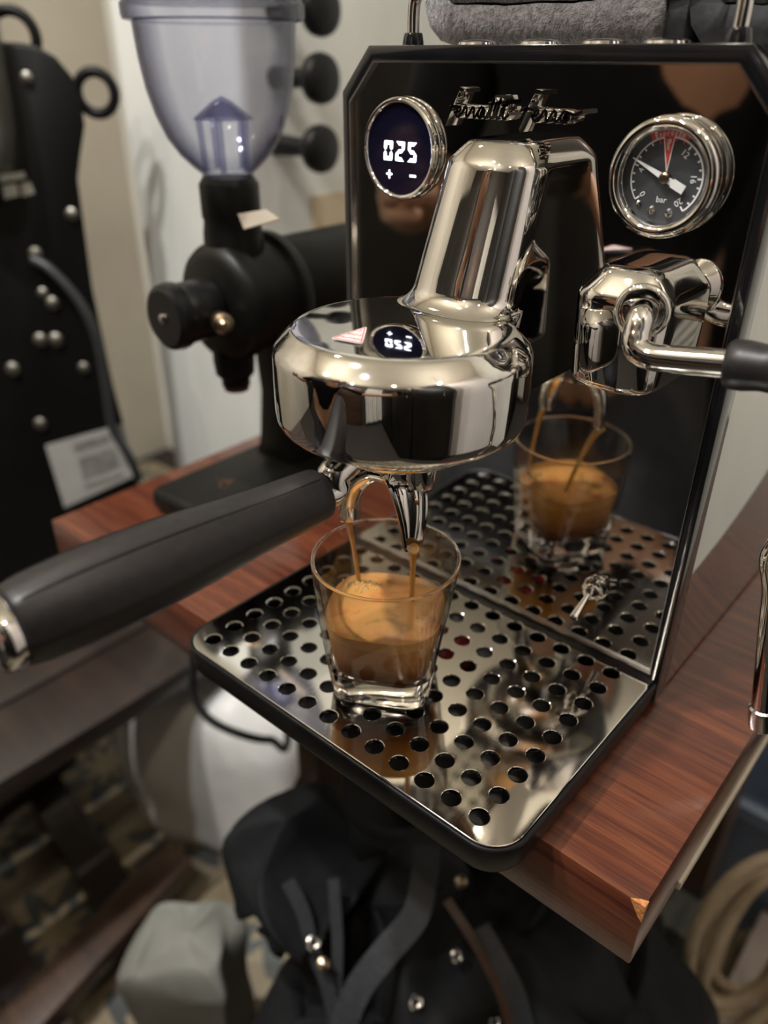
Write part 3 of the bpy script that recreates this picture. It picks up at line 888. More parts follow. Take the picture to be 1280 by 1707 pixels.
rs = [cup_ring(h_ + 0.00015, n_, SURF - 0.0006), cup_ring(h_ + 0.00015, n_, SURF + 0.0002), cup_ring(h_ - 0.0012, n_, SURF - 0.0001)]
for k in (0.8, 0.6, 0.4, 0.2, 0.02):
    rs.append(cup_ring(h_ * k, n_, SURF - 0.0001))
MB().rings(rs).build('crema', CREMA, esp, sharp=60)
STREAM = mat('espresso_stream', (0.50, 0.27, 0.075), 0, 0.18, Subsurface_Weight=0.2, Subsurface_Scale=0.002)
vary(STREAM, (0.42, 0.20, 0.05), (0.56, 0.32, 0.10), 150)
sL, sR = pl(598, 968, 2, SURF), pl(686, 1000, 2, SURF)
for tp, en, r0, r1 in ((SP_L, sL, 0.0019, 0.0011), (SP_R, sR, 0.0024, 0.0013)):
    pts, rr = [], []
    for i in range(13):
        t = i / 12
        tt = t ** 0.62
        pts.append(Vector((lerp(tp.x, en.x, tt), lerp(tp.y, en.y, tt), lerp(tp.z + 0.0006, en.z - 0.001, t))))
        rr.append(lerp(r0, r1, min(1, t * 2.6)) * (1 + 0.06 * math.sin(i * 1.9)))
    MB().tube(pts, rr, 14).build('stream', STREAM, esp, sharp=60)
rnd = random.Random(3)
BUB = mat('crema_bubble', (0.45, 0.30, 0.11), 0, 0.12)
vary(BUB, (0.30, 0.20, 0.07), (0.55, 0.40, 0.16), 300)
bb = MB()
for i in range(46):
    p = pl(rnd.gauss(610, 20), rnd.gauss(975, 7), 2, SURF)
    r = rnd.uniform(0.0003, 0.0010)
    bb.lathe([(r, 0.0), (r * 0.87, r * 0.5), (r * 0.5, r * 0.87), (0.0, r)], 10, (p.x, p.y, SURF - 0.0001))
tag(bb.build('bubbles', BUB, esp), kind='stuff')

# ================================================================== BOARD
bd = thing('wooden_board', 'thick glossy red-brown wooden board carrying the espresso machine', 'board', (-0.18, 0.1, -0.06))
BX0_, BX1_, BY0_, BY1_ = -0.4105, 0.0482, -0.1047, 0.42
b = MB().box(BX0_, BX1_, BY0_, BY1_, -0.0600, -0.0200).build('plank', BOARD, bd, bevel=0.0009)
CHIP = mat('chipped_particle_core', (0.42, 0.16, 0.045), 0, 0.7)
vary(CHIP, (0.30, 0.10, 0.03), (0.52, 0.22, 0.07), 500, bump_s=0.6)
mbc = MB()
cc = Vector((BX1_, BY0_, -0.0200))
mbc.add([cc + Vector((0.0003, -0.0003, 0.0003)), cc + Vector((-0.0062, -0.0003, 0.0002)), cc + Vector((-0.0018, -0.0004, -0.0075)), cc + Vector((0.0003, -0.0003, -0.0100)), cc + Vector((0.0003, 0.0025, -0.0035)), cc + Vector((0.0003, 0.0032, 0.0003)), cc + Vector((-0.0028, 0.0018, 0.0004))],
        [(0, 1, 2, 3), (0, 3, 4, 5), (0, 5, 6, 1)])
mbc.build('chipped_corner', CHIP, bd)
EDGE = mat('pale_edge_strip', (0.50, 0.44, 0.36), 0, 0.5)
vary(EDGE, (0.46, 0.40, 0.32), (0.55, 0.5, 0.42), 40)
MB().box(BX1_ - 0.004, BX1_ + 0.0015, -0.055, BY1_, -0.0635, -0.0580).build('edge_strip', EDGE, bd, bevel=0.0006)

# ================================================================== COFFEE GRINDER WITH HOPPER
GX = -0.335
GZ = 0.128
gd = thing('coffee_grinder', 'black horizontal coffee grinder with a smoky blue hopper beside the machine', 'coffee grinder', (GX, 0.06, -0.02))
MB().box(GX - 0.034, GX + 0.045, -0.048, 0.20, -0.0195, -0.0005).build('base', MATTEBLACK, gd, bevel=0.0075, seg=4)
GROUND = mat('coffee_grounds', (0.13, 0.05, 0.02), 0, 0.9)
vary(GROUND, (0.08, 0.03, 0.012), (0.18, 0.075, 0.03), 800)
rg = random.Random(5)
mbg = MB()
for i in range(60):
    u_, v_ = (rg.gauss(372, 8), rg.gauss(803, 4)) if i < 28 else (rg.gauss(440, 22), rg.gauss(757, 5))
    p = pl(u_, v_, 2, -0.0002)
    s = rg.uniform(0.0003, 0.0009)
    if p.y < 0.045 or p.x < GX - 0.024:
        mbg.lathe([(s, -0.0003), (s * .8, s * .5), (0.0, s * .8)], 5, (p.x, p.y, -0.0003))
tag(mbg.build('coffee_grounds', GROUND, gd), kind='stuff')
MB().rings([[(GX + x, 0.075 + y, z) for x, y in ((-w, -d), (w, -d), (w, d), (-w, d))] for w, d, z in ((0.021, 0.030, -0.002), (0.019, 0.027, 0.01), (0.017, 0.024, 0.05), (0.018, 0.026, 0.085), (0.024, 0.034, 0.105))]).build('stand', MATTEBLACK, gd, bevel=0.003)
Y_ = (0, -1, 0)
MB().lathe([(0.0, -0.21), (0.030, -0.21), (0.0345, -0.205), (0.0355, -0.19), (0.0355, -0.062), (0.0345, -0.058), (0.0, -0.057)], 56, (GX, 0, GZ), Y_).build('motor_barrel', MATTEBLACK, gd)
MB().lathe([(0.0, -0.058), (0.0405, -0.058), (0.0415, -0.056), (0.0415, -0.050), (0.0370, -0.048), (0.0362, -0.022), (0.0390, -0.020), (0.0395, -0.010), (0.0372, -0.006), (0.0300, -0.002), (0.0, -0.001)], 56, (GX, 0, GZ), Y_).build('burr_housing', MATTEBLACK, gd)
kn = MB().lathe([(0.0, 0.0), (0.0185, 0.0), (0.0195, 0.003), (0.0195, 0.022), (0.0180, 0.025), (0.0212, 0.026), (0.0216, 0.029), (0.0206, 0.0345), (0.0175, 0.0368), (0.0, 0.0370)], 44, (GX, 0, GZ), Y_).build('adjustment_knob', BLACKPL, gd)
MB().lathe([(0.0034, 0.0365), (0.0032, 0.0380), (0.0018, 0.0388), (0.0, 0.0390)], 18, (GX, 0, GZ), Y_).build('knob_screw', SATIN, kn)
p = pl(380, 541, 0, GX + 0.036)
MB().lathe([(0.0, -0.010), (0.0055, -0.008), (0.0068, 0.0), (0.0068, 0.003), (0.0050, 0.0045), (0.0042, 0.0075), (0.0026, 0.0095), (0.0, 0.0098)], 24, (GX + 0.030, p.y, p.z), (0.9, -0.42, 0)).build('clamp_screw', BRASS, gd)
MB().lathe([(0.014, 0.100), (0.0145, 0.088), (0.0135, 0.078), (0.0100, 0.074), (0.0100, 0.069), (0.0075, 0.069), (0.0072, 0.078)], 32, (GX, 0.016, 0)).build('outlet_spout', MATTEBLACK, gd)
REDD = mat('dark_red_plastic', (0.10, 0.025, 0.018), 0, 0.5)
vary(REDD, (0.08, 0.02, 0.014), (0.12, 0.03, 0.02), 100)
MB().lathe([(0.0075, 0.0695), (0.0088, 0.0690), (0.0088, 0.0655), (0.0072, 0.0655), (0.0070, 0.070)], 28, (GX, 0.016, 0)).build('spout_ring', REDD, gd)
HX, HY = GX - 0.001, 0.026
MB().lathe([(0.0, 0.150), (0.0205, 0.150), (0.0195, 0.172), (0.0182, 0.180), (0.0192, 0.183), (0.0192, 0.202), (0.0165, 0.206), (0.0, 0.206)], 44, (HX, HY, 0)).build('hopper_collar', MATTEBLACK, gd)
hp = [(0.0158, 0.205), (0.0165, 0.2085), (0.0215, 0.2125), (0.0285, 0.2195), (0.0350, 0.2290), (0.0405, 0.2420), (0.0440, 0.2560), (0.0462, 0.2720), (0.0474, 0.2900), (0.0520, 0.2910), (0.0528, 0.2935), (0.0528, 0.2990), (0.0515, 0.3000), (0.0515, 0.330)]
hi = [(max(r - 0.0016, 0.001), z + 0.0006) for r, z in reversed(hp)]
hop = MB().lathe(hp + hi, 64, (HX, HY, 0), closed=True).build('hopper', HOPPER, gd, sharp=50)
MB().lathe([(0.0, 0.2995), (0.049, 0.2995), (0.0495, 0.302), (0.030, 0.306), (0.0, 0.307)], 48, (HX, HY, 0)).build('hopper_lid', HOPPER, hop, sharp=50)
# bean guard inside: a cone on four posts
HOPD = thin_glass('smoky_blue_inner_plastic', (0.72, 0.73, 0.84), 1.4, 0.04, 0.03, (0.35, 0.35, 0.5))
cone = MB().lathe([(0.0, 0.2520), (0.0060, 0.2490), (0.0175, 0.2402), (0.0182, 0.2390), (0.0165, 0.2390), (0.0055, 0.2470), (0.0, 0.2495)], 40, (HX, HY, 0)).build('bean_guard', HOPD, hop, sharp=50)
for i in range(5):
    a = 2 * math.pi * i / 5 + 0.4
    MB().tube([(HX + 0.0135 * math.cos(a), HY + 0.0135 * math.sin(a), 0.2100), (HX + 0.0150 * math.cos(a), HY + 0.0150 * math.sin(a), 0.2400)], 0.0019, 8).build('guard_post', HOPD, cone)
TAGC = mat('cream_card', (0.60, 0.52, 0.42), 0, 0.7)
vary(TAGC, (0.56, 0.48, 0.38), (0.66, 0.58, 0.48), 60)
p0, p1, p2, p3 = [pl(u, v, 1, HY - 0.012) for u, v in ((398, 358), (445, 350), (468, 366), (408, 383))]
n0 = Vector((0.2, -0.8, 0.5)).normalized() * 0.0012
MB().add([p0, p1, p2, p3, p0 + n0, p1 + n0, p2 + n0, p3 + n0], [(0, 1, 2, 3), (7, 6, 5, 4), (0, 4, 5, 1), (1, 5, 6, 2), (2, 6, 7, 3), (3, 7, 4, 0)]).build('card_tag', TAGC, gd)

# ================================================================== BLACK APPLIANCE FAR LEFT
FO = at(120, 500, 0.86)
FR = Vector((0.7547, 0.6560, 0)).normalized()
FN = Vector((0.6560, -0.7547, 0)).normalized()
def fp(u, v, off=0.0):
    """pixel on the appliance's face (a vertical plane), off metres in front of it"""
    d = ray(u, v)
    t = (FO + FN * off - CAM).dot(FN) / d.dot(FN)
    return CAM + d * t
bl = thing('black_appliance', 'tall black appliance with lifting rings, silver bolts and a white label at far left', 'appliance', (FO.x, FO.y, -0.35))
BAPP = mat('black_enamel', (0.003, 0.003, 0.003), 0, 0.5, Specular_IOR_Level=0.2)
vary(BAPP, (0.0025, 0.0025, 0.0025), (0.004, 0.004, 0.004), 20, bump_s=0.1)
outl = [(-60, 60), (20, 70), (60, 72), (96, 92), (124, 125), (140, 168), (146, 210), (138, 262), (134, 300), (158, 480), (192, 640), (234, 800)]
pts = [fp(u, v) for u, v in outl]
zb = -0.3495
pts.append(Vector((pts[-1].x, pts[-1].y, zb)))
pl0 = fp(-60, 800)
pts.append(Vector((pl0.x, pl0.y, zb)))
n = len(pts)
back = [p - FN * 0.10 - FR * 0.12 for p in pts]
MB().add(pts + back, [tuple(range(n)), tuple(range(2 * n - 1, n - 1, -1))] + [(j, (j + 1) % n, n + (j + 1) % n, n + j) for j in range(n)]).build('casing', BAPP, bl, bevel=0.006)
def torus(mb, c, axis, R, r, N=32, n=12):
    return mb.lathe([(R + r * math.cos(2 * math.pi * k / n), r * math.sin(2 * math.pi * k / n)) for k in range(n)], N, c, axis, closed=True)
torus(MB(), fp(160, 155, -0.02), FN, 0.0185, 0.0052).build('lifting_ring', BAPP, bl)
torus(MB(), fp(22, 62, -0.02), FN, 0.0220, 0.0052).build('lifting_ring', BAPP, bl)
BOLT = mat('dull_bolt_steel', (0.22, 0.21, 0.18), 1.0, 0.45)
vary(BOLT, (0.18, 0.17, 0.15), (0.27, 0.26, 0.23), 60)
for u, v, r in ((120, 357, 0.0070), (60, 423, 0.0075), (72, 488, 0.0062), (88, 505, 0.0075), (140, 613, 0.0070), (68, 706, 0.0080), (22, 615, 0.0085), (68, 566, 0.0080), (94, 566, 0.0085), (45, 130, 0.0065)):
    c = fp(u, v)
    MB().lathe([(r, 0.0), (r * 0.95, r * 0.35), (r * 0.6, r * 0.65), (0.0, r * 0.75)], 20, c - FN * 0.0005, FN).build('bolt', BOLT, bl)
LABELW = mat('dull_white_label', (0.34, 0.335, 0.31), 0, 0.6)
vary(LABELW, (0.31, 0.305, 0.285), (0.37, 0.365, 0.34), 30)
LABELG = mat('grey_label_print', (0.16, 0.16, 0.15), 0, 0.7)
vary(LABELG, (0.12, 0.12, 0.11), (0.22, 0.22, 0.2), 80)
def fquad(q, off, name, m, parent, th=0.0008):
    a = [fp(u, v, off) for u, v in q]
    b_ = [p + FN * th for p in a]
    return MB().add(a + b_, [(3, 2, 1, 0), (4, 5, 6, 7), (0, 1, 5, 4), (1, 2, 6, 5), (2, 3, 7, 6), (3, 0, 4, 7)]).build(name, m, parent, smooth=False)
lab = fquad([(76, 742), (206, 706), (230, 790), (108, 846)], 0.0008, 'label_plate', LABELW, bl)
for q in (((122, 740), (180, 724), (183, 737), (125, 755)), ((130, 765), (190, 746), (200, 778), (140, 800)), ((142, 808), (205, 788), (207, 794), (144, 815)), ((186, 722), (197, 718), (220, 770), (210, 776))):
    fquad(q, 0.0018, 'label_print', LABELG, lab, 0.0002)
for q in (((0, 292), (40, 286), (44, 297), (0, 304)), ((4, 310), (28, 306), (32, 326), (8, 332)), ((34, 306), (50, 303), (58, 322), (38, 328))):
    fquad(q, 0.0006, 'faded_logo', LABELW, bl, 0.0003)
CABLE = mat('dark_grey_cable', (0.022, 0.024, 0.026), 0, 0.5)
vary(CABLE, (0.02, 0.022, 0.024), (0.027, 0.029, 0.031), 100)
cpts = smoothline([fp(55, 432, 0.006), fp(85, 450, 0.012), fp(130, 500, 0.014), (fp(160, 560, 0.014)), fp(176, 640, 0.012), fp(188, 715, 0.010), fp(215, 760, 0.010), fp(232, 800, 0.0)], 6)
MB().tube(cpts, 0.0052, 12).build('power_cable', CABLE, bl)
gtop = at(-8, 120, 0.74)
PALEG = thin_glass('pale_hopper_plastic', (0.88, 0.88, 0.84), 1.4, 0.03, 0.05, (0.5, 0.5, 0.45))
ph = thing('glass_jar', 'pale clear jar at the left edge above the black appliance', 'jar', (gtop.x - 0.03, gtop.y - 0.02, 0.17))
jx, jy = gtop.x - 0.034, gtop.y - 0.022
jp = [(0.030, 0.1705), (0.036, 0.174), (0.044, 0.21), (0.047, 0.25), (0.048, 0.32), (0.0465, 0.32), (0.0455, 0.25), (0.0425, 0.212), (0.034, 0.176), (0.030, 0.1735)]
MB().lathe(jp, 40, (jx, jy, 0), closed=False).build('body', PALEG, ph, sharp=50)
# a bracket arm that carries the jar
MB().tube([(jx, jy, 0.1685), (jx, jy, 0.166), fp(10, 300, -0.01)], 0.006, 10).build('bracket', BAPP, ph)

# ================================================================== WHITE CABINET, KNOBS, BACK WINDOW
CABW = mat('white_enamel', (0.60, 0.61, 0.58), 0, 0.4)
vary(CABW, (0.52, 0.53, 0.50), (0.66, 0.67, 0.64), 9, 4, (1, 1, 0.35), bump_s=0.25, bdist=0.01)
KX = -0.545
cb = thing('white_cabinet', 'white wall cabinet behind the grinder with black lever knobs', 'cabinet', (-0.65, 0.5, -0.40))
MB().box(-0.745, KX, 0.215, YB - 0.001, -0.40, 0.52).build('cabinet_body', CABW, cb, bevel=0.012, seg=3)
BEIGE = mat('beige_stain_panel', (0.42, 0.33, 0.22), 0, 0.7)
vary(BEIGE, (0.36, 0.28, 0.18), (0.48, 0.4, 0.28), 12)
MB().box(KX, KX + 0.003, 0.30, 0.55, -0.2, 0.145).build('side_panel', BEIGE, cb, bevel=0.001)
for v_ in (16, 131, 248):
    c = pl(530, v_, 0, KX + 0.058)
    lv = MB().lathe([(0.0, 0.052), (0.017, 0.052), (0.0205, 0.056), (0.0215, 0.062), (0.0200, 0.067), (0.0150, 0.070), (0.0, 0.071)], 36, (KX, c.y, c.z), (1, 0, 0)).build('knob', BLACKPL, cb)
    MB().lathe([(0.010, -0.001), (0.0095, 0.02), (0.0085, 0.03), (0.0075, 0.05), (0.0075, 0.055)], 20, (KX, c.y, c.z), (1, 0, 0)).build('knob_stem', BLACKPL, lv)
FRAMEB = mat('black_window_frame', (0.012, 0.012, 0.012), 0, 0.4)
vary(FRAMEB, (0.010, 0.010, 0.010), (0.015, 0.015, 0.015), 30)
wx = pl(617, 40, 1, YB - 0.02).x
PANE = mat('frosted_window_pane', (0.62, 0.66, 0.62), 0, 0.35)
vary(PANE, (0.58, 0.62, 0.58), (0.68, 0.71, 0.67), 4)
wn = struct(MB().box(wx, wx + 0.62, YB - 0.012, YB - 0.001, 0.0, 1.1).build('window_1', PANE))
for a, b_, c, d in ((wx - 0.022, wx + 0.010, -0.03, 1.12), (wx + 0.61, wx + 0.64, -0.03, 1.12), (wx - 0.01, wx + 0.63, 1.09, 1.13), (wx - 0.01, wx + 0.63, -0.04, 0.0)):
    MB().box(a, b_, YB - 0.03, YB - 0.001, c, d).build('window_frame', FRAMEB, wn, bevel=0.003)

# ================================================================== TOWELS ON TOP
TOWEL = mat('grey_towel', (0.115, 0.10, 0.098), 0, 0.95, Sheen_Weight=0.35)
v = coords(TOWEL)
f = noise_tex(TOWEL, v, 420, 3, 0.7)
lk(TOWEL, ramp(TOWEL, f, [(0.32, (0.018, 0.016, 0.016)), (0.68, (0.115, 0.10, 0.098))]), bsdf(TOWEL).inputs['Base Color'])
bump(TOWEL, f, 0.9, 0.002)
HEM = mat('black_towel_hem', (0.010, 0.010, 0.011), 0, 0.85)
vary(HEM, (0.007, 0.007, 0.008), (0.016, 0.016, 0.018), 300, bump_s=0.5)
def folded(name, x0, x1, y0, y1, z0, layers, lay, m, parent, seed, amp=0.0016):
    """one cloth folded back and forth: snake-shaped section swept along Y"""
    cen = []
    for k in range(layers):
        zz = z0 + lay * (k + 0.5)
        a, b_ = (x1, x0) if k % 2 == 0 else (x0, x1)
        if k % 2 == 0: a = x1
        N = 26
        for i in range(N + 1):
            cen.append(Vector((lerp(a, b_, i / N), 0, zz)))
        if k < layers - 1:
            sg = -1 if k % 2 == 0 else 1
            for i in range(1, 6):
                t = math.pi * i / 6
                cen.append(Vector((b_ + sg * math.sin(t) * lay * 0.55, 0, zz + lay * 0.5 - math.cos(t) * lay * 0.5)))
    h = lay * 0.47
    up_, dn = [], []
    for i, p in enumerate(cen):
        t = (cen[min(i + 1, len(cen) - 1)] - cen[max(i - 1, 0)]).normalized()
        nn = Vector((-t.z, 0, t.x)) * h
        up_.append(p + nn); dn.append(p - nn)
    loop = up_ + dn[::-1]
    rs = []
    M_ = 60
    for j in range(M_ + 1):
        y = lerp(y0, y1, j / M_)
        rr = []
        for p in loop:
            q = Vector((p.x, y, p.z))
            d = nvec(Vector((q.x * 40 + seed, q.y * 30, q.z * 60))) * amp + nvec(q * 260) * amp * 0.25
            q = q + d
            if q.z < z0 + 0.0004: q.z = z0 + 0.0004
            rr.append(q)
        rs.append(rr)
    mb = MB().rings(rs, True, False, False)
    n_ = len(cen)
    for rw in (rs[0], rs[-1]):
        mb.add(rw, [(i, i + 1, 2 * n_ - 2 - i, 2 * n_ - 1 - i) for i in range(n_ - 1)])
    return mb.build(name, m, parent, sharp=0)
tw = thing('grey_towel', 'folded fluffy grey towel with a black hem lying on top of the machine', 'towel', (-0.09, 0.1, 0.2765))
zt = 0.2772
xl, xr = pl(768, 40, 1, 0.035).x, pl(1108, 40, 1, 0.035).x
folded('towel_fold', xl, xr, 0.030, 0.20, zt, 4, 0.0165, TOWEL, tw, 1.0)
folded('hem', xr + 0.002, xr + 0.010, 0.032, 0.20, zt, 1, 0.024, HEM, tw, 4.0, 0.0008)
tw2 = folded('dark_cloth', xr + 0.024, XC + 0.088, 0.034, 0.22, zt, 3, 0.014, HEM, None, 9.0, 0.0025)
tag(tw2, 'black cloth folded on the machine top at the right of the grey towel', 'cloth')

# ================================================================== FLOOR TILES
TILE = mat('patterned_cement_tile', (0.4, 0.34, 0.24), 0, 0.55)
tc = nd(TILE, 'ShaderNodeTexCoord')
sp = nd(TILE, 'ShaderNodeSeparateXYZ')
lk(TILE, tc.outputs['Object'], sp.inputs[0])
def mth(op, a, b=None):
    n_ = nd(TILE, 'ShaderNodeMath', operation=op)
    for i, q in enumerate((a, b)):
        if q is None: continue
        if isinstance(q, (int, float)): n_.inputs[i].default_value = q
        else: lk(TILE, q, n_.inputs[i])
    return n_.outputs[0]
r2 = mth('SQRT', mth('ADD', mth('MULTIPLY', sp.outputs['X'], sp.outputs['X']), mth('MULTIPLY', sp.outputs['Y'], sp.outputs['Y'])))
th_ = mth('ARCTAN2', sp.outputs['Y'], sp.outputs['X'])
pet = mth('ADD', mth('MULTIPLY', mth('COSINE', mth('MULTIPLY', th_, 8.0)), 0.020), 0.062)
inside = mth('LESS_THAN', r2, pet)
hole_ = mth('GREATER_THAN', r2, mth('ADD', mth('MULTIPLY', mth('COSINE', mth('MULTIPLY', th_, 8.0)), 0.012), 0.030))
flower = mth('MULTIPLY', inside, hole_)
cor = mth('GREATER_THAN', mth('ADD', mth('ABSOLUTE', sp.outputs['X']), mth('ABSOLUTE', sp.outputs['Y'])), 0.165)
patf = mth('MAXIMUM', flower, cor)
nf = noise_tex(TILE, coords(TILE), 18, 4)
mixn = nd(TILE, 'ShaderNodeMix', data_type='RGBA')
lk(TILE, patf, mixn.inputs[0])
lk(TILE, ramp(TILE, nf, [(0.3, (0.20, 0.155, 0.095)), (0.7, (0.29, 0.24, 0.16))]), mixn.inputs[6])
lk(TILE, ramp(TILE, nf, [(0.3, (0.045, 0.05, 0.05)), (0.7, (0.09, 0.095, 0.09))]), mixn.inputs[7])
lk(TILE, mixn.outputs[2], bsdf(TILE).inputs['Base Color'])
tb_ = MB().box(-0.0985, 0.0985, -0.0985, 0.0985, -0.006, 0.0)
tile0 = tb_.build('tile', TILE, floor, bevel=0.001)
k = 0
for i in range(-8, 3):
    for j in range(-4, 4):
        o = tile0 if k == 0 else tile0.copy()
        if k: COL.objects.link(o); o.parent = floor
        o.location = (-0.03 + i * 0.2, 0.07 + j * 0.2, ZF)
        k += 1

# ================================================================== DARK BENCH, STOOL FRAME, SACK, LEG
bn = thing('dark_bench', 'dark brown plank bench below the board at lower left', 'bench', (-0.75, -0.15, ZF))
for i in range(5):
    x1 = -0.545 - i * 0.105
    MB().box(x1 - 0.100, x1, -0.62, 0.205, -0.378, -0.350).build('plank', DARKWOOD, bn, bevel=0.003)
for x in (-0.80, -1.00):
    for y in (-0.55, 0.15):
        MB().box(x - 0.022, x + 0.022, y - 0.022, y + 0.022, ZF, -0.3785).build('leg', DARKWOOD, bn, bevel=0.003)
    MB().box(x - 0.018, x + 0.018, -0.52, 0.12, -0.43, -0.3785).build('rail', DARKWOOD, bn, bevel=0.002)
sf = thing('wooden_pallet', 'low frame of crossed brown timber bars lying on the tiles', 'pallet', (-0.6, 0.02, ZF))
def beam(a, b_, w, z0, z1, m, parent, name):
    a, b_ = Vector(a), Vector(b_)
    t = (b_ - a).normalized()
    s = Vector((-t.y, t.x)) * w
    q = [a - s, b_ - s, b_ + s, a + s]
    return MB().add([(p.x, p.y, z0) for p in q] + [(p.x, p.y, z1) for p in q], [(3, 2, 1, 0), (4, 5, 6, 7), (0, 1, 5, 4), (1, 2, 6, 5), (2, 3, 7, 6), (3, 0, 4, 7)]).build(name, m, parent, bevel=0.003)
beam((-0.93, -0.02), (-0.40, -0.085), 0.026, ZF, ZF + 0.045, DARKWOOD, sf, 'bar')
beam((-0.56, 0.02), (-0.50, -0.30), 0.026, ZF + 0.045, ZF + 0.075, MIDWOOD, sf, 'bar')
beam((-0.85, 0.02), (-0.80, -0.30), 0.026, ZF + 0.045, ZF + 0.075, DARKWOOD, sf, 'bar')
beam((-0.75, -0.19), (-0.42, -0.21), 0.024, ZF, ZF + 0.045, DARKWOOD, sf, 'bar')

SACK = mat('white_plastic_sack', (0.74, 0.73, 0.70), 0, 0.45)
vary(SACK, (0.68, 0.67, 0.64), (0.8, 0.79, 0.76), 7, 4, bump_s=0.4, bdist=0.01)
def lump(name, c, dims, m, parent=None, n=2.8, amp=0.02, freq=6, seed=0.0, rings=22, seg=40, rotz=0.0, flat=True):
    rs = []
    c = Vector(c)
    for i in range(rings + 1):
        ph = -math.pi / 2 + math.pi * i / rings
        cz, sz = sq(ph, n)
        row = []
        for k in range(seg):
            x, y = sq(2 * math.pi * k / seg, n)
            q = Vector((x * dims[0] * max(cz, 0.001), y * dims[1] * max(cz, 0.001), sz * dims[2]))
            d = nvec(q * freq * 1.25 + Vector((seed, seed * 2, 0))) * amp * 1.35
            q = q + d
            if flat and q.z < -dims[2] * 0.985: q.z = -dims[2] * 0.985
            q = Matrix.Rotation(rotz, 3, 'Z') @ q
            row.append(c + q)
        rs.append(row)
    return MB().rings(rs).build(name, m, parent, sharp=0, subsurf=1)
sk = lump('white_sack', (-0.605, 0.155, ZF + 0.15), (0.145, 0.105, 0.152), SACK, None, 5.0, 0.014, 9, 2.0, rotz=0.35)
tag(sk, 'bulging white plastic sack standing on the tiled floor beside the table leg', 'sack')
ck = MB().tube(smoothline([(at(322, 1080, 0.74).x + 0.02, at(322, 1080, 0.74).y, -0.0605), at(322, 1095, 0.74), at(322, 1150, 0.76), at(345, 1195, 0.77), at(395, 1222, 0.78), at(450, 1233, 0.80), at(480, 1215, 0.86), (at(480, 1200, 0.9).x, at(480, 1200, 0.9).y, -0.0605)], 6), 0.0042, 10).build('dangling_cable', CABLE)
tag(ck, 'thin dark cable hanging in a loop under the drip tray', 'cable')
lg = MB().box(-0.318, -0.288, 0.032, 0.062, ZF, -0.0605).build('table_leg', MIDWOOD, None, bevel=0.003)
tag(lg, 'square brown wooden post holding up the board', 'table leg')
for (x, y, d_) in ((-0.02, 0.36, 'square brown wooden post under the right rear of the board'), (-0.36, 0.38, 'square brown wooden post under the left rear of the board')):
    tag(MB().box(x - 0.026, x + 0.026, y - 0.026, y + 0.026, ZF, -0.0605).build('table_leg', MIDWOOD, None, bevel=0.003), d_, 'table leg')

# thermos with red lid
tp = at(597, 1374, 0.88)
tm = thing('red_lidded_jar', 'white jar with a bright red ringed lid behind the black bag', 'jar', (tp.x, tp.y, ZF))
JARW = mat('white_jar_plastic', (0.55, 0.53, 0.52), 0, 0.4)
vary(JARW, (0.5, 0.48, 0.47), (0.6, 0.58, 0.57), 20)
MB().lathe([(0.0, ZF), (0.030, ZF), (0.032, ZF + 0.01), (0.032, tp.z - 0.03), (0.027, tp.z - 0.012), (0.0, tp.z - 0.012)], 36, (tp.x, tp.y, 0)).build('jar_body', JARW, tm)
REDL = mat('red_lid', (0.55, 0.035, 0.02), 0, 0.4)
vary(REDL, (0.5, 0.03, 0.016), (0.6, 0.045, 0.03), 40)
ld = MB().lathe([(0.0, tp.z - 0.013), (0.0275, tp.z - 0.013), (0.0285, tp.z - 0.010), (0.0285, tp.z + 0.002), (0.0265, tp.z + 0.005), (0.0, tp.z + 0.005)], 36, (tp.x, tp.y, 0)).build('lid', REDL, tm)
PINK = mat('pale_pink_print', (0.62, 0.36, 0.36), 0, 0.5)
vary(PINK, (0.55, 0.3, 0.3), (0.68, 0.42, 0.42), 60)
MB().lathe([(0.0, tp.z + 0.0053), (0.0165, tp.z + 0.0053), (0.017, tp.z + 0.0045)], 32, (tp.x, tp.y, 0)).build('lid_disc', PINK, ld)

# ================================================================== BLACK BAG
FABRIC = mat('black_bag_fabric', (0.004, 0.0045, 0.0055), 0, 0.75, Specular_IOR_Level=0.25)
vary(FABRIC, (0.003, 0.0035, 0.004), (0.006, 0.0065, 0.008), 60, bump_s=0.4, bdist=0.003)
STRAP = mat('dark_grey_webbing', (0.018, 0.019, 0.022), 0, 0.7)
vary(STRAP, (0.014, 0.015, 0.018), (0.024, 0.025, 0.029), 200, bump_s=0.5)
bg = thing('black_backpack', 'black fabric backpack with dark grey straps slumped under the board', 'backpack', (-0.12, 0.03, ZF))
lump('main_pouch', (-0.095, 0.045, ZF + 0.19), (0.150, 0.098, 0.192), FABRIC, bg, 3.2, 0.055, 11, 5.0, 34, 60, 0.35)
lump('front_pocket', (-0.16, -0.055, ZF + 0.135), (0.105, 0.055, 0.137), FABRIC, bg, 3.0, 0.045, 15, 8.0, 20, 40, 0.35)
lump('side_pocket', (0.015, 0.10, ZF + 0.16), (0.075, 0.075, 0.162), FABRIC, bg, 3.0, 0.03, 9, 3.0, 20, 40, 0.3)
lump('top_flap', at(665, 1455, 0.755), (0.125, 0.085, 0.030), FABRIC, bg, 3.0, 0.055, 13, 12.0, 24, 40, 0.5, False)
lump('shoulder_pad', at(480, 1480, 0.68), (0.054, 0.030, 0.050), FABRIC, bg, 2.8, 0.055, 18, 15.0, 14, 30, 0.6, False)
lump('shoulder_pad', at(900, 1600, 0.70), (0.10, 0.05, 0.045), FABRIC, bg, 2.8, 0.05, 16, 19.0, 14, 30, 0.4, False)
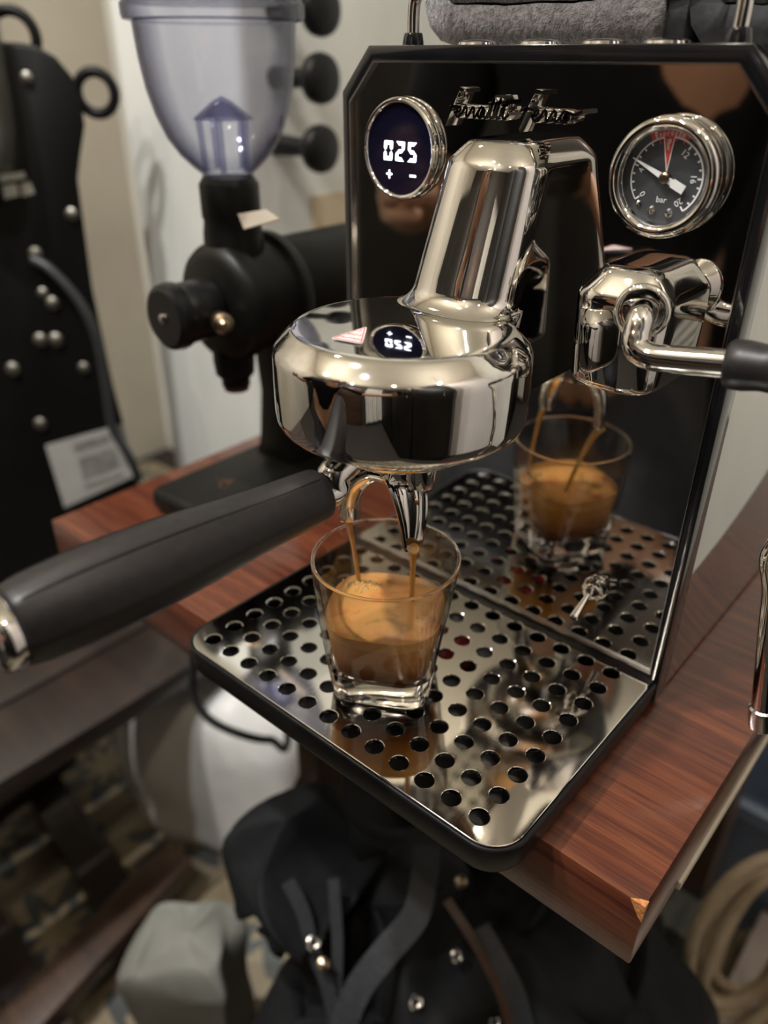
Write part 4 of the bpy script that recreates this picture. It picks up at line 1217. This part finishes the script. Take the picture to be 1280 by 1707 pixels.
def strap(uvd, w, m, parent, name='strap'):
    P = smoothline([at(u, v, d) for u, v, d in uvd], 6)
    rs = []
    for i, p in enumerate(P):
        t = (P[min(i + 1, len(P) - 1)] - P[max(i - 1, 0)]).normalized()
        vw = (CAM - p).normalized()
        s = t.cross(vw).normalized() * w
        nn = s.cross(t).normalized() * 0.0016
        rs.append([p + s + nn, p - s + nn, p - s - nn, p + s - nn])
    return MB().rings(rs).build(name, m, parent, bevel=0)
strap([(712, 1410, .625), (706, 1470, .615), (690, 1530, .605), (640, 1590, .60), (596, 1650, .60), (570, 1720, .60), (560, 1800, .60)], 0.0105, STRAP, bg)
strap([(480, 1470, .62), (505, 1520, .62), (520, 1580, .62), (545, 1640, .62), (560, 1720, .62)], 0.0055, STRAP, bg)
strap([(555, 1465, .635), (562, 1560, .63), (560, 1650, .625), (552, 1740, .62)], 0.0045, STRAP, bg)
strap([(745, 1500, .60), (790, 1570, .59), (835, 1660, .585), (860, 1760, .585)], 0.0035, MIDWOOD, bg, 'piping')
strap([(800, 1545, .60), (830, 1600, .59), (862, 1665, .585), (885, 1760, .585)], 0.0075, STRAP, bg)
for u, v, d, r in ((522, 1572, .612, 0.0056), (692, 1671, .60, 0.0058), (762, 1594, .61, 0.0050), (826, 1704, .60, 0.005)):
    torus(MB(), at(u, v, d), (CAM - at(u, v, d)), r * 0.7, 0.0022, 20, 8).build('buckle', SATIN, bg)
for u, v, d in ((539, 1607, .612), (768, 1470, .63)):
    c = at(u, v, d)
    MB().lathe([(0.0052, 0.0), (0.0048, 0.0015), (0.002, 0.0026), (0.0, 0.003)], 16, c, CAM - c).build('rivet', BRASS, bg)
WP = mat('crumpled_paper', (0.42, 0.42, 0.42), 0, 0.8)
vary(WP, (0.34, 0.34, 0.34), (0.5, 0.5, 0.5), 50, bump_s=0.5)
t1 = lump('paper_bag', (-0.358, -0.095, ZF + 0.115), (0.050, 0.042, 0.117), mat('grey_green_paper', (0.16, 0.16, 0.14), 0, 0.7), None, 7.0, 0.016, 22, 6.0, 16, 30, 0.5)
vary(t1.data.materials[0], (0.13, 0.13, 0.115), (0.19, 0.19, 0.17), 20)
tag(t1, 'small grey-green paper bag leaning against the left of the backpack', 'paper bag')

# ================================================================== RIGHT: ROPE, BOXES, BIN
ROPE = mat('beige_hose', (0.36, 0.28, 0.19), 0, 0.6)
vary(ROPE, (0.27, 0.20, 0.13), (0.46, 0.38, 0.27), 25)
rc_ = at(1275, 1490, 0.72)
rp = thing('hose_coil', 'coil of beige hose hanging in loops at the lower right', 'hose', (rc_.x, rc_.y, rc_.z - 0.12))
rr = random.Random(11)
side_, dn_ = RIGHT.copy(), Vector((0.05, -0.1, -1)).normalized()
frm = (CAM - rc_).normalized()
for i in range(9):
    a, b_ = rr.uniform(0.040, 0.062), rr.uniform(0.085, 0.125)
    off = side_ * rr.uniform(-0.012, 0.014) + frm * (0.010 * i - 0.04) + dn_ * rr.uniform(-0.01, 0.02)
    ph = rr.uniform(-0.18, 0.18)
    pts = []
    for k in range(40):
        t = 2 * math.pi * k / 40
        pts.append(rc_ + off + side_ * (a * math.cos(t + ph)) + dn_ * (b_ * (math.sin(t) + 0.62)) + frm * (0.008 * math.sin(2 * t + i)))
    MB().tube(pts + [pts[0]], 0.0058, 10).build('loop', ROPE, rp)
hk = at(1275, 1400, 0.72)
MB().tube(smoothline([rc_ + dn_ * -0.065, rc_ + dn_ * -0.08 - frm * 0.02, (min(hk.x, 0.04), rc_.y + 0.05, -0.075), (min(hk.x, 0.04), rc_.y + 0.05, -0.0602)], 6), 0.003, 8).build('hook', SATIN, rp)
GG = mat('grey_green_box', (0.105, 0.112, 0.10), 0, 0.6)
vary(GG, (0.085, 0.092, 0.082), (0.125, 0.13, 0.12), 12)
c = at(1130, 1590, 0.90)
bx = MB().box(c.x - 0.03, c.x + 0.028, c.y - 0.02, c.y + 0.04, ZF, c.z + 0.06).build('storage_box', GG, None, bevel=0.004)
tag(bx, 'grey-green storage box on the floor right of the backpack', 'box')
PK = mat('pinkish_white_block', (0.46, 0.39, 0.36), 0, 0.7)
vary(PK, (0.42, 0.35, 0.32), (0.5, 0.43, 0.4), 12)
c2 = at(1215, 1640, 0.90)
bx = MB().box(0.058, 0.30, c2.y - 0.14, c2.y + 0.12, ZF, c2.z).build('cardboard_box', PK, None, bevel=0.004)
tag(bx, 'pinkish white cardboard box below the hose coil', 'box')
BLUE = mat('slate_blue_plastic', (0.13, 0.17, 0.24), 0, 0.5)
vary(BLUE, (0.11, 0.145, 0.21), (0.16, 0.20, 0.28), 10)
c3 = at(1262, 1290, 1.0)
bi = thing('blue_bin', 'slate blue plastic bin behind the hose coil', 'bin', (c3.x, c3.y, ZF))
rs = []
for w, z in ((0.10, ZF), (0.125, c3.z), (0.133, c3.z), (0.133, c3.z + 0.02), (0.121, c3.z + 0.02), (0.10, ZF + 0.02)):
    rs.append([(c3.x + 0.045 + x * w, c3.y + 0.05 + y * w, z) for x, y in [sq(2 * math.pi * k / 40, 5) for k in range(40)]])
MB().rings(rs).build('bin_body', BLUE, bi, sharp=40)

# ================================================================== THE REST OF THE ROOM (out of view; furniture and drape added to shape the steel's reflections)
cabm = mat('black_brown_cabinet', (0.006, 0.005, 0.0045), 0, 0.45, Specular_IOR_Level=0.25)
vary(cabm, (0.004, 0.0035, 0.003), (0.009, 0.0075, 0.006), 8)
bc = thing('tall_cabinet', 'tall black-brown cabinet facing the machine, dark in the mirror panel', 'cabinet', (-1.2, YF + 0.25, ZF))  # unseen, added to keep the panel's reflection dark
MB().box(-1.70, -0.62, YF + 0.02, YF + 0.48, ZF, 1.25).build('cabinet_body', cabm, bc, bevel=0.004)
for x in (-1.69, -1.325, -0.96):
    dr = MB().box(x + 0.004, x + 0.356, YF + 0.481, YF + 0.500, ZF + 0.06, 1.235).build('cabinet_door', cabm, bc, bevel=0.003)
    MB().tube([(x + 0.32, YF + 0.520, 0.1), (x + 0.32, YF + 0.520, 0.25)], 0.006, 10).build('handle', SATIN, dr)
dw = struct(MB().box(-0.52, 0.10, YF + 0.001, YF + 0.035, ZF, 1.28).build('door_1', MIDWOOD, None, bevel=0.004))
MB().lathe([(0.0, 0.0), (0.012, 0.0), (0.012, 0.03), (0.026, 0.04), (0.028, 0.06), (0.018, 0.072), (0.0, 0.074)], 24, (0.03, YF + 0.035, 0.28), (0, 1, 0)).build('door_knob', BRASS, dw)
curt = mat('pale_curtain', (0.62, 0.60, 0.55), 0, 0.85)
vary(curt, (0.56, 0.54, 0.49), (0.68, 0.66, 0.61), 10)
cu_ = thing('curtain', 'pale pleated curtain on the wall facing the machine', 'curtain', (0.62, YF + 0.08, ZF))  # unseen, added so the chrome picks up pale vertical strips
front_, back_ = [], []
for i in range(121):
    x = 0.24 + 0.62 * i / 120
    y = YF + 0.075 + 0.022 * math.sin(i * 0.55) + 0.008 * math.sin(i * 0.21 + 1)
    front_.append((x, y)); back_.append((x, y - 0.004))
MB().prism(front_ + back_[::-1], ZF + 0.05, 1.42, 'Z').build('cloth', curt, cu_, sharp=60)
MB().tube([(0.20, YF + 0.075, 1.43), (0.90, YF + 0.075, 1.43)], 0.011, 14).build('curtain_rod', SATIN, cu_)
wd = thing('wardrobe', 'dark brown wardrobe along the right wall behind the photographer', 'wardrobe', (XR - 0.2, -1.2, ZF))  # unseen, added to cover the bright wall in the shroud's reflection
MB().box(XR - 0.42, XR - 0.004, -1.98, -0.20, ZF, 1.30).build('wardrobe_body', cabm, wd, bevel=0.004)
for y in (-1.97, -1.38, -0.79):
    dr = MB().box(XR - 0.440, XR - 0.4205, y + 0.004, y + 0.576, ZF + 0.05, 1.285).build('wardrobe_door', cabm, wd, bevel=0.003)
    MB().tube([(XR - 0.455, y + 0.47, 0.1), (XR - 0.455, y + 0.47, 0.25)], 0.006, 10).build('handle', SATIN, dr)

# ================================================================== PHOTOGRAPHER
def skin_mesh(name, verts, edges, m, parent, root=0, sub=2):
    me = bpy.data.meshes.new(name)
    me.from_pydata([v[0] for v in verts], edges, [])
    o = bpy.data.objects.new('tmp', me)
    COL.objects.link(o)
    o.modifiers.new('skin', 'SKIN').use_smooth_shade = True
    for i, v in enumerate(verts):
        sv = me.skin_vertices[0].data[i]
        r = v[1]
        sv.radius = r if isinstance(r, tuple) else (r, r)
        sv.use_root = (i == root)
    s = o.modifiers.new('sub', 'SUBSURF')
    s.levels = s.render_levels = sub
    dg = bpy.context.evaluated_depsgraph_get()
    out = bpy.data.meshes.new_from_object(o.evaluated_get(dg))
    bpy.data.objects.remove(o)
    return link_mesh(name, out, m, parent, 0)
SKIN = mat('brown_skin', (0.36, 0.19, 0.11), 0, 0.5, Subsurface_Weight=0.1, Subsurface_Scale=0.005)
vary(SKIN, (0.33, 0.17, 0.10), (0.40, 0.21, 0.125), 25)
SHIRT = mat('black_shirt_cotton', (0.005, 0.005, 0.006), 0, 0.9, Specular_IOR_Level=0.2)
vary(SHIRT, (0.004, 0.004, 0.005), (0.007, 0.007, 0.0085), 40, bump_s=0.3, bdist=0.004)
JEAN = mat('dark_trousers', (0.012, 0.013, 0.018), 0, 0.85)
vary(JEAN, (0.009, 0.010, 0.014), (0.017, 0.018, 0.024), 60, bump_s=0.3)
HAIR = mat('black_hair', (0.008, 0.007, 0.006), 0, 0.5)
vary(HAIR, (0.006, 0.005, 0.005), (0.012, 0.010, 0.009), 120, 3, (1, 1, 8), bump_s=0.6, bdist=0.003)
B0 = Vector((-0.42, -0.74, 0))
F_ = Vector((0.40, 0.917, 0)).normalized()
R_ = Vector((F_.y, -F_.x, 0))
DROP = 0.25           # knees bent: everything above the legs comes down
def bp(f, r, h):
    return B0 + F_ * f + R_ * r + Vector((0, 0, ZF + (h - DROP if h > 0.8 else h)))
per = thing('person', 'crouching person in black shirt and dark trousers holding out a phone', 'person', (B0.x, B0.y, ZF))
pelvis, waist, chest, neck = bp(0.0, 0, 0.90), bp(0.035, 0.01, 1.05), bp(0.085, 0.02, 1.25), bp(0.11, 0.03, 1.41)
PHC = CAM - FWD * 0.020 + DOWN * 0.045 + RIGHT * 0.012          # centre of the phone
wristR = PHC - FWD * 0.030 + DOWN * 0.085 - RIGHT * 0.045
shR, shL = bp(0.11, 0.185, 1.335), bp(0.075, -0.165, 1.335)
elR = shR.lerp(wristR, 0.50) + Vector((0.02, -0.05, -0.13))
elL = bp(0.10, -0.245, 1.07)
wrL = bp(0.33, -0.20, 1.12)
V_ = [(pelvis, (0.145, 0.10)), (waist, (0.125, 0.09)), (chest, (0.145, 0.10)), (neck, (0.055, 0.055)), (bp(0.135, 0.035, 1.49), 0.055),
      (shR, 0.058), (shR.lerp(elR, 0.5), 0.044), (elR, 0.038), (elR.lerp(wristR, 0.35), 0.040), (wristR, 0.026),
      (shL, 0.058), (shL.lerp(elL, 0.5), 0.044), (elL, 0.038), (elL.lerp(wrL, 0.35), 0.040), (wrL, 0.026),
      (bp(0.0, 0.09, 0.82), 0.088), (bp(0.27, 0.095, 0.47), 0.060), (bp(0.24, 0.095, 0.38), 0.054), (bp(-0.01, 0.10, 0.09), 0.038), (bp(0.02, 0.10, 0.045), 0.04), (bp(0.15, 0.11, 0.035), 0.034),
      (bp(0.0, -0.09, 0.82), 0.088), (bp(0.27, -0.095, 0.47), 0.060), (bp(0.24, -0.095, 0.38), 0.054), (bp(-0.01, -0.10, 0.09), 0.038), (bp(0.02, -0.10, 0.045), 0.04), (bp(0.15, -0.11, 0.035), 0.034)]
E_ = [(0, 1), (1, 2), (2, 3), (3, 4), (2, 5), (5, 6), (6, 7), (7, 8), (8, 9), (2, 10), (10, 11), (11, 12), (12, 13), (13, 14),
      (0, 15), (15, 16), (16, 17), (17, 18), (18, 19), (19, 20), (0, 21), (21, 22), (22, 23), (23, 24), (24, 25), (25, 26)]
skin_mesh('body', V_, E_, SKIN, per)
g_ = 0.012
skin_mesh('shirt', [(bp(0.0, 0, 0.86), (0.165, 0.118)), (waist, (0.142, 0.106)), (chest, (0.160, 0.114)), (bp(0.10, 0.028, 1.375), (0.075, 0.07)),
                    (shR, 0.072), (shR.lerp(elR, 0.6), 0.060), (shR.lerp(elR, 1.08), 0.054), (shL, 0.072), (shL.lerp(elL, 0.5), 0.060), (shL.lerp(elL, 0.80), 0.058)],
          [(0, 1), (1, 2), (2, 3), (2, 4), (4, 5), (5, 6), (2, 7), (7, 8), (8, 9)], SHIRT, per)
skin_mesh('trousers', [(bp(0, 0, 0.93), (0.158, 0.112)), (bp(0.0, 0.09, 0.82), 0.102), (bp(0.27, 0.095, 0.47), 0.076), (bp(0.18, 0.098, 0.30), 0.068), (bp(-0.01, 0.10, 0.09), 0.06),
                       (bp(0.0, -0.09, 0.82), 0.102), (bp(0.27, -0.095, 0.47), 0.076), (bp(0.18, -0.098, 0.30), 0.068), (bp(-0.01, -0.10, 0.09), 0.06)],
          [(0, 1), (1, 2), (2, 3), (3, 4), (0, 5), (5, 6), (6, 7), (7, 8)], JEAN, per)
for s in (-1, 1):
    lump('shoe', bp(0.07, s * 0.105, 0.046), (0.052, 0.135, 0.047), GLOSSBLACK, per, 2.6, 0.004, 10, 1.0, 14, 28, math.atan2(F_.y, F_.x) - math.pi / 2)
# head with face
HC = bp(0.165, 0.045, 1.555)
hm = Matrix.Translation(HC) @ Matrix.Rotation(math.atan2(F_.y, F_.x) - math.pi / 2 - 0.25, 4, 'Z') @ Matrix.Rotation(-0.35, 4, 'X')
rs = []
for i in range(29):
    ph = -math.pi / 2 + math.pi * i / 28
    row = []
    for k in range(40):
        t = 2 * math.pi * k / 40
        w = math.cos(ph)
        x, y, z = 0.074 * w * math.cos(t), 0.094 * w * math.sin(t), 0.112 * math.sin(ph)
        if z < -0.02:
            x *= 1 - 0.28 * min(1, (-z - 0.02) / 0.09)
            y *= 1 - 0.16 * min(1, (-z - 0.02) / 0.09)
        if y > 0:
            y += 0.026 * math.exp(-(x / 0.011) ** 2 - ((z + 0.018) / 0.020) ** 2)          # nose
            y += 0.007 * math.exp(-(x / 0.022) ** 2 - ((z + 0.058) / 0.007) ** 2)          # lips
            y += 0.006 * math.exp(-(x / 0.04) ** 2 - ((z - 0.024) / 0.010) ** 2)           # brow
            for sx in (-1, 1):
                y -= 0.010 * math.exp(-((x - sx * 0.031) / 0.015) ** 2 - ((z - 0.002) / 0.010) ** 2)   # eye sockets
            y += 0.006 * math.exp(-(x / 0.020) ** 2 - ((z + 0.092) / 0.014) ** 2)          # chin
        row.append(hm @ Vector((x, y, z)))
    rs.append(row)
hd_ = MB().rings(rs).build('head', SKIN, per, sharp=0, subsurf=1)
EYE = mat('eye_white', (0.7, 0.68, 0.65), 0, 0.2)
vary(EYE, (0.68, 0.66, 0.63), (0.72, 0.7, 0.67), 90)
LIP = mat('lips', (0.30, 0.11, 0.09), 0, 0.45)
vary(LIP, (0.27, 0.10, 0.08), (0.33, 0.12, 0.10), 90)
for sx in (-1, 1):
    c = hm @ Vector((sx * 0.031, 0.076, 0.002))
    dv = (hm.to_3x3() @ Vector((0, 1, 0)))
    MB().lathe([(0.0, -0.010), (0.009, -0.006), (0.011, 0.0), (0.009, 0.006), (0.0, 0.0095)], 18, c, dv).build('eye', EYE, hd_)
    MB().lathe([(0.0050, 0.0084), (0.0040, 0.0096), (0.0, 0.0102)], 14, c, dv).build('pupil', HAIR, hd_)
    q = [hm @ Vector((sx * (0.020 + 0.024 * i / 6), 0.0905 - 0.012 * (i / 6) ** 2 - 0.002, 0.024 + 0.004 * math.sin(math.pi * i / 6))) for i in range(7)]
    MB().tube(q, 0.0032, 8).build('eyebrow', HAIR, hd_)
    lump('ear', hm @ Vector((sx * 0.076, -0.006, -0.006)), (0.008, 0.019, 0.031), SKIN, hd_, 2.0, 0.003, 40, 2.0, 10, 18, 0, False)
MB().tube([hm @ Vector((-0.023 + 0.046 * i / 8, 0.0835 + 0.006 * math.sin(math.pi * i / 8), -0.058 + 0.001 * math.cos(i))) for i in range(9)], [0.002, 0.0045, 0.0058, 0.006, 0.0054, 0.006, 0.0058, 0.0045, 0.002], 10).build('lips', LIP, hd_)
rs = []
for i in range(15):
    ph = math.pi / 2 * (1 - i / 14) - 0.35 * (i / 14)
    row = []
    for k in range(40):
        t = 2 * math.pi * k / 40
        low = ph + (0.75 * max(0, math.sin(t)) * (i / 14))
        w = math.cos(low)
        row.append(hm @ Vector((0.081 * w * math.cos(t), 0.101 * w * math.sin(t) - 0.004, 0.121 * math.sin(low) + 0.002)))
    rs.append(row)
MB().rings(rs, True, True, False).build('hair', HAIR, per, sharp=0, subsurf=1)
# hands: palm plus five skinned finger chains
def hand(wr, out, up, palm_n, name, curl, thumb_side):
    """wr wrist, out direction of fingers, up across the palm, palm_n the way the palm faces"""
    out, up, pn = out.normalized(), up.normalized(), palm_n.normalized()
    root = wr
    V = [(wr - out * 0.01, 0.024), (wr + out * 0.025, (0.020, 0.026)), (wr + out * 0.060, (0.018, 0.034))]
    E2 = [(0, 1), (1, 2)]
    for k, (off, L) in enumerate(((-0.028, 0.062), (-0.010, 0.074), (0.009, 0.078), (0.027, 0.070))):
        b0 = wr + out * 0.078 + up * off
        i0 = len(V)
        d = out.copy()
        p = b0
        V.append((p, 0.0095)); E2.append((2, i0))
        for s, fr in enumerate((0.42, 0.33, 0.25)):
            ang = curl[s]
            d = (d * math.cos(ang) + pn * math.sin(ang)).normalized() if s == 0 else (Matrix.Rotation(ang, 3, out.cross(pn).normalized()) @ d)
            p = p + d * (L * fr)
            V.append((p, 0.0085 - 0.0006 * s)); E2.append((len(V) - 2, len(V) - 1))
    i0 = len(V)
    t0 = wr + out * 0.022 + up * (0.028 * thumb_side)
    t1 = t0 + out * 0.030 + up * (0.018 * thumb_side) + pn * 0.012
    t2 = t1 + out * 0.028 + pn * 0.012 - up * (0.002 * thumb_side)
    V += [(t0, 0.014), (t1, 0.0105), (t2, 0.009)]
    E2 += [(1, i0), (i0, i0 + 1), (i0 + 1, i0 + 2)]
    return skin_mesh(name, V, E2, SKIN, per, 0, 1)
hand(wristR, (-DOWN * 0.8 + RIGHT * 0.45), RIGHT * -0.8 - DOWN * 0.45, FWD, 'hand', (0.35, 0.5, 0.5), 1)
hand(wrL, (wrL - elL), Vector((0, 0, 1)), R_, 'hand', (0.3, 0.35, 0.3), 1)

ph = thing('phone', 'black phone held in front of the person, pointed at the machine', 'phone', PHC)
PM = tmx(PHC, RIGHT, -DOWN, -FWD)
mb = MB(); mb.m = PM
def rr2(w, h, r, n=6):
    out = []
    for cx, cy, a0 in ((w - r, h - r, 0), (-w + r, h - r, 90), (-w + r, -h + r, 180), (w - r, -h + r, 270)):
        for i in range(n + 1):
            a = math.radians(a0 + 90 * i / n)
            out.append((cx + r * math.cos(a), cy + r * math.sin(a)))
    return out
mb.prism(rr2(0.0355, 0.0735, 0.011), -0.004, 0.004, 'Z').build('phone_case', GLOSSBLACK, ph, bevel=0.0012)
mb = MB(); mb.m = PM
mb.prism(rr2(0.033, 0.071, 0.009), 0.0041, 0.0044, 'Z').build('screen', DISPLAYBLACK, ph)

# ================================================================== LAMPS
LAMPW = mat('lamp_white_metal', (0.7, 0.7, 0.7), 0, 0.4)
vary(LAMPW, (0.68, 0.68, 0.68), (0.74, 0.74, 0.74), 30)
for i, (x, y, w, c) in enumerate(DOWNLIGHTS):
    t = thing('ceiling_downlight', ['round white downlight in the ceiling nearest the machine', 'cool white downlight in the ceiling in front of the machine', 'warm downlight in the ceiling furthest from the machine', 'warm downlight in the ceiling over the grinders'][i], 'lamp', (x, y, ZC - 0.002), 'ceiling downlights')
    MB().lathe([(0.062, 0.0), (0.064, -0.006), (0.058, -0.010), (0.046, -0.006), (0.044, -0.001)], 40, (x, y, ZC - 0.0005)).build('trim_ring', LAMPW, t)
    L = bpy.data.lights.new('downlight_lamp', 'AREA')
    L.shape = 'DISK'; L.size = 0.075; L.energy = w; L.color = c
    lo = bpy.data.objects.new('downlight_lamp', L)
    COL.objects.link(lo)
    lo.location = (x, y, ZC - 0.014)
    lo.parent = t
    lo.matrix_parent_inverse = Matrix.Translation(-t.location)
for i, (x, y, z, w, c) in enumerate(FILL_PENDANTS):
    t = thing('pendant_lamp', ['warm pendant bulb hanging left of the photographer', 'warm pendant bulb hanging to the right of the machine', 'warm pendant bulb hanging behind the photographer'][i], 'lamp', (x, y, ZC), 'pendant bulbs')
    MB().lathe([(0.0, z + 0.09), (0.016, z + 0.09), (0.020, z + 0.085), (0.020, z + 0.045), (0.0, z + 0.045)], 24, (x, y, 0)).build('socket', GLOSSBLACK, t)
    MB().tube([(x, y, z + 0.088), (x, y, ZC - 0.001)], 0.003, 8).build('cord', BLACKPL, t)
    L = bpy.data.lights.new('bulb', 'POINT')
    L.energy = w; L.shadow_soft_size = 0.035; L.color = c
    lo = bpy.data.objects.new('bulb', L)
    COL.objects.link(lo)
    lo.location = (x, y, z)
    lo.parent = t
    lo.matrix_parent_inverse = Matrix.Translation(-t.location)
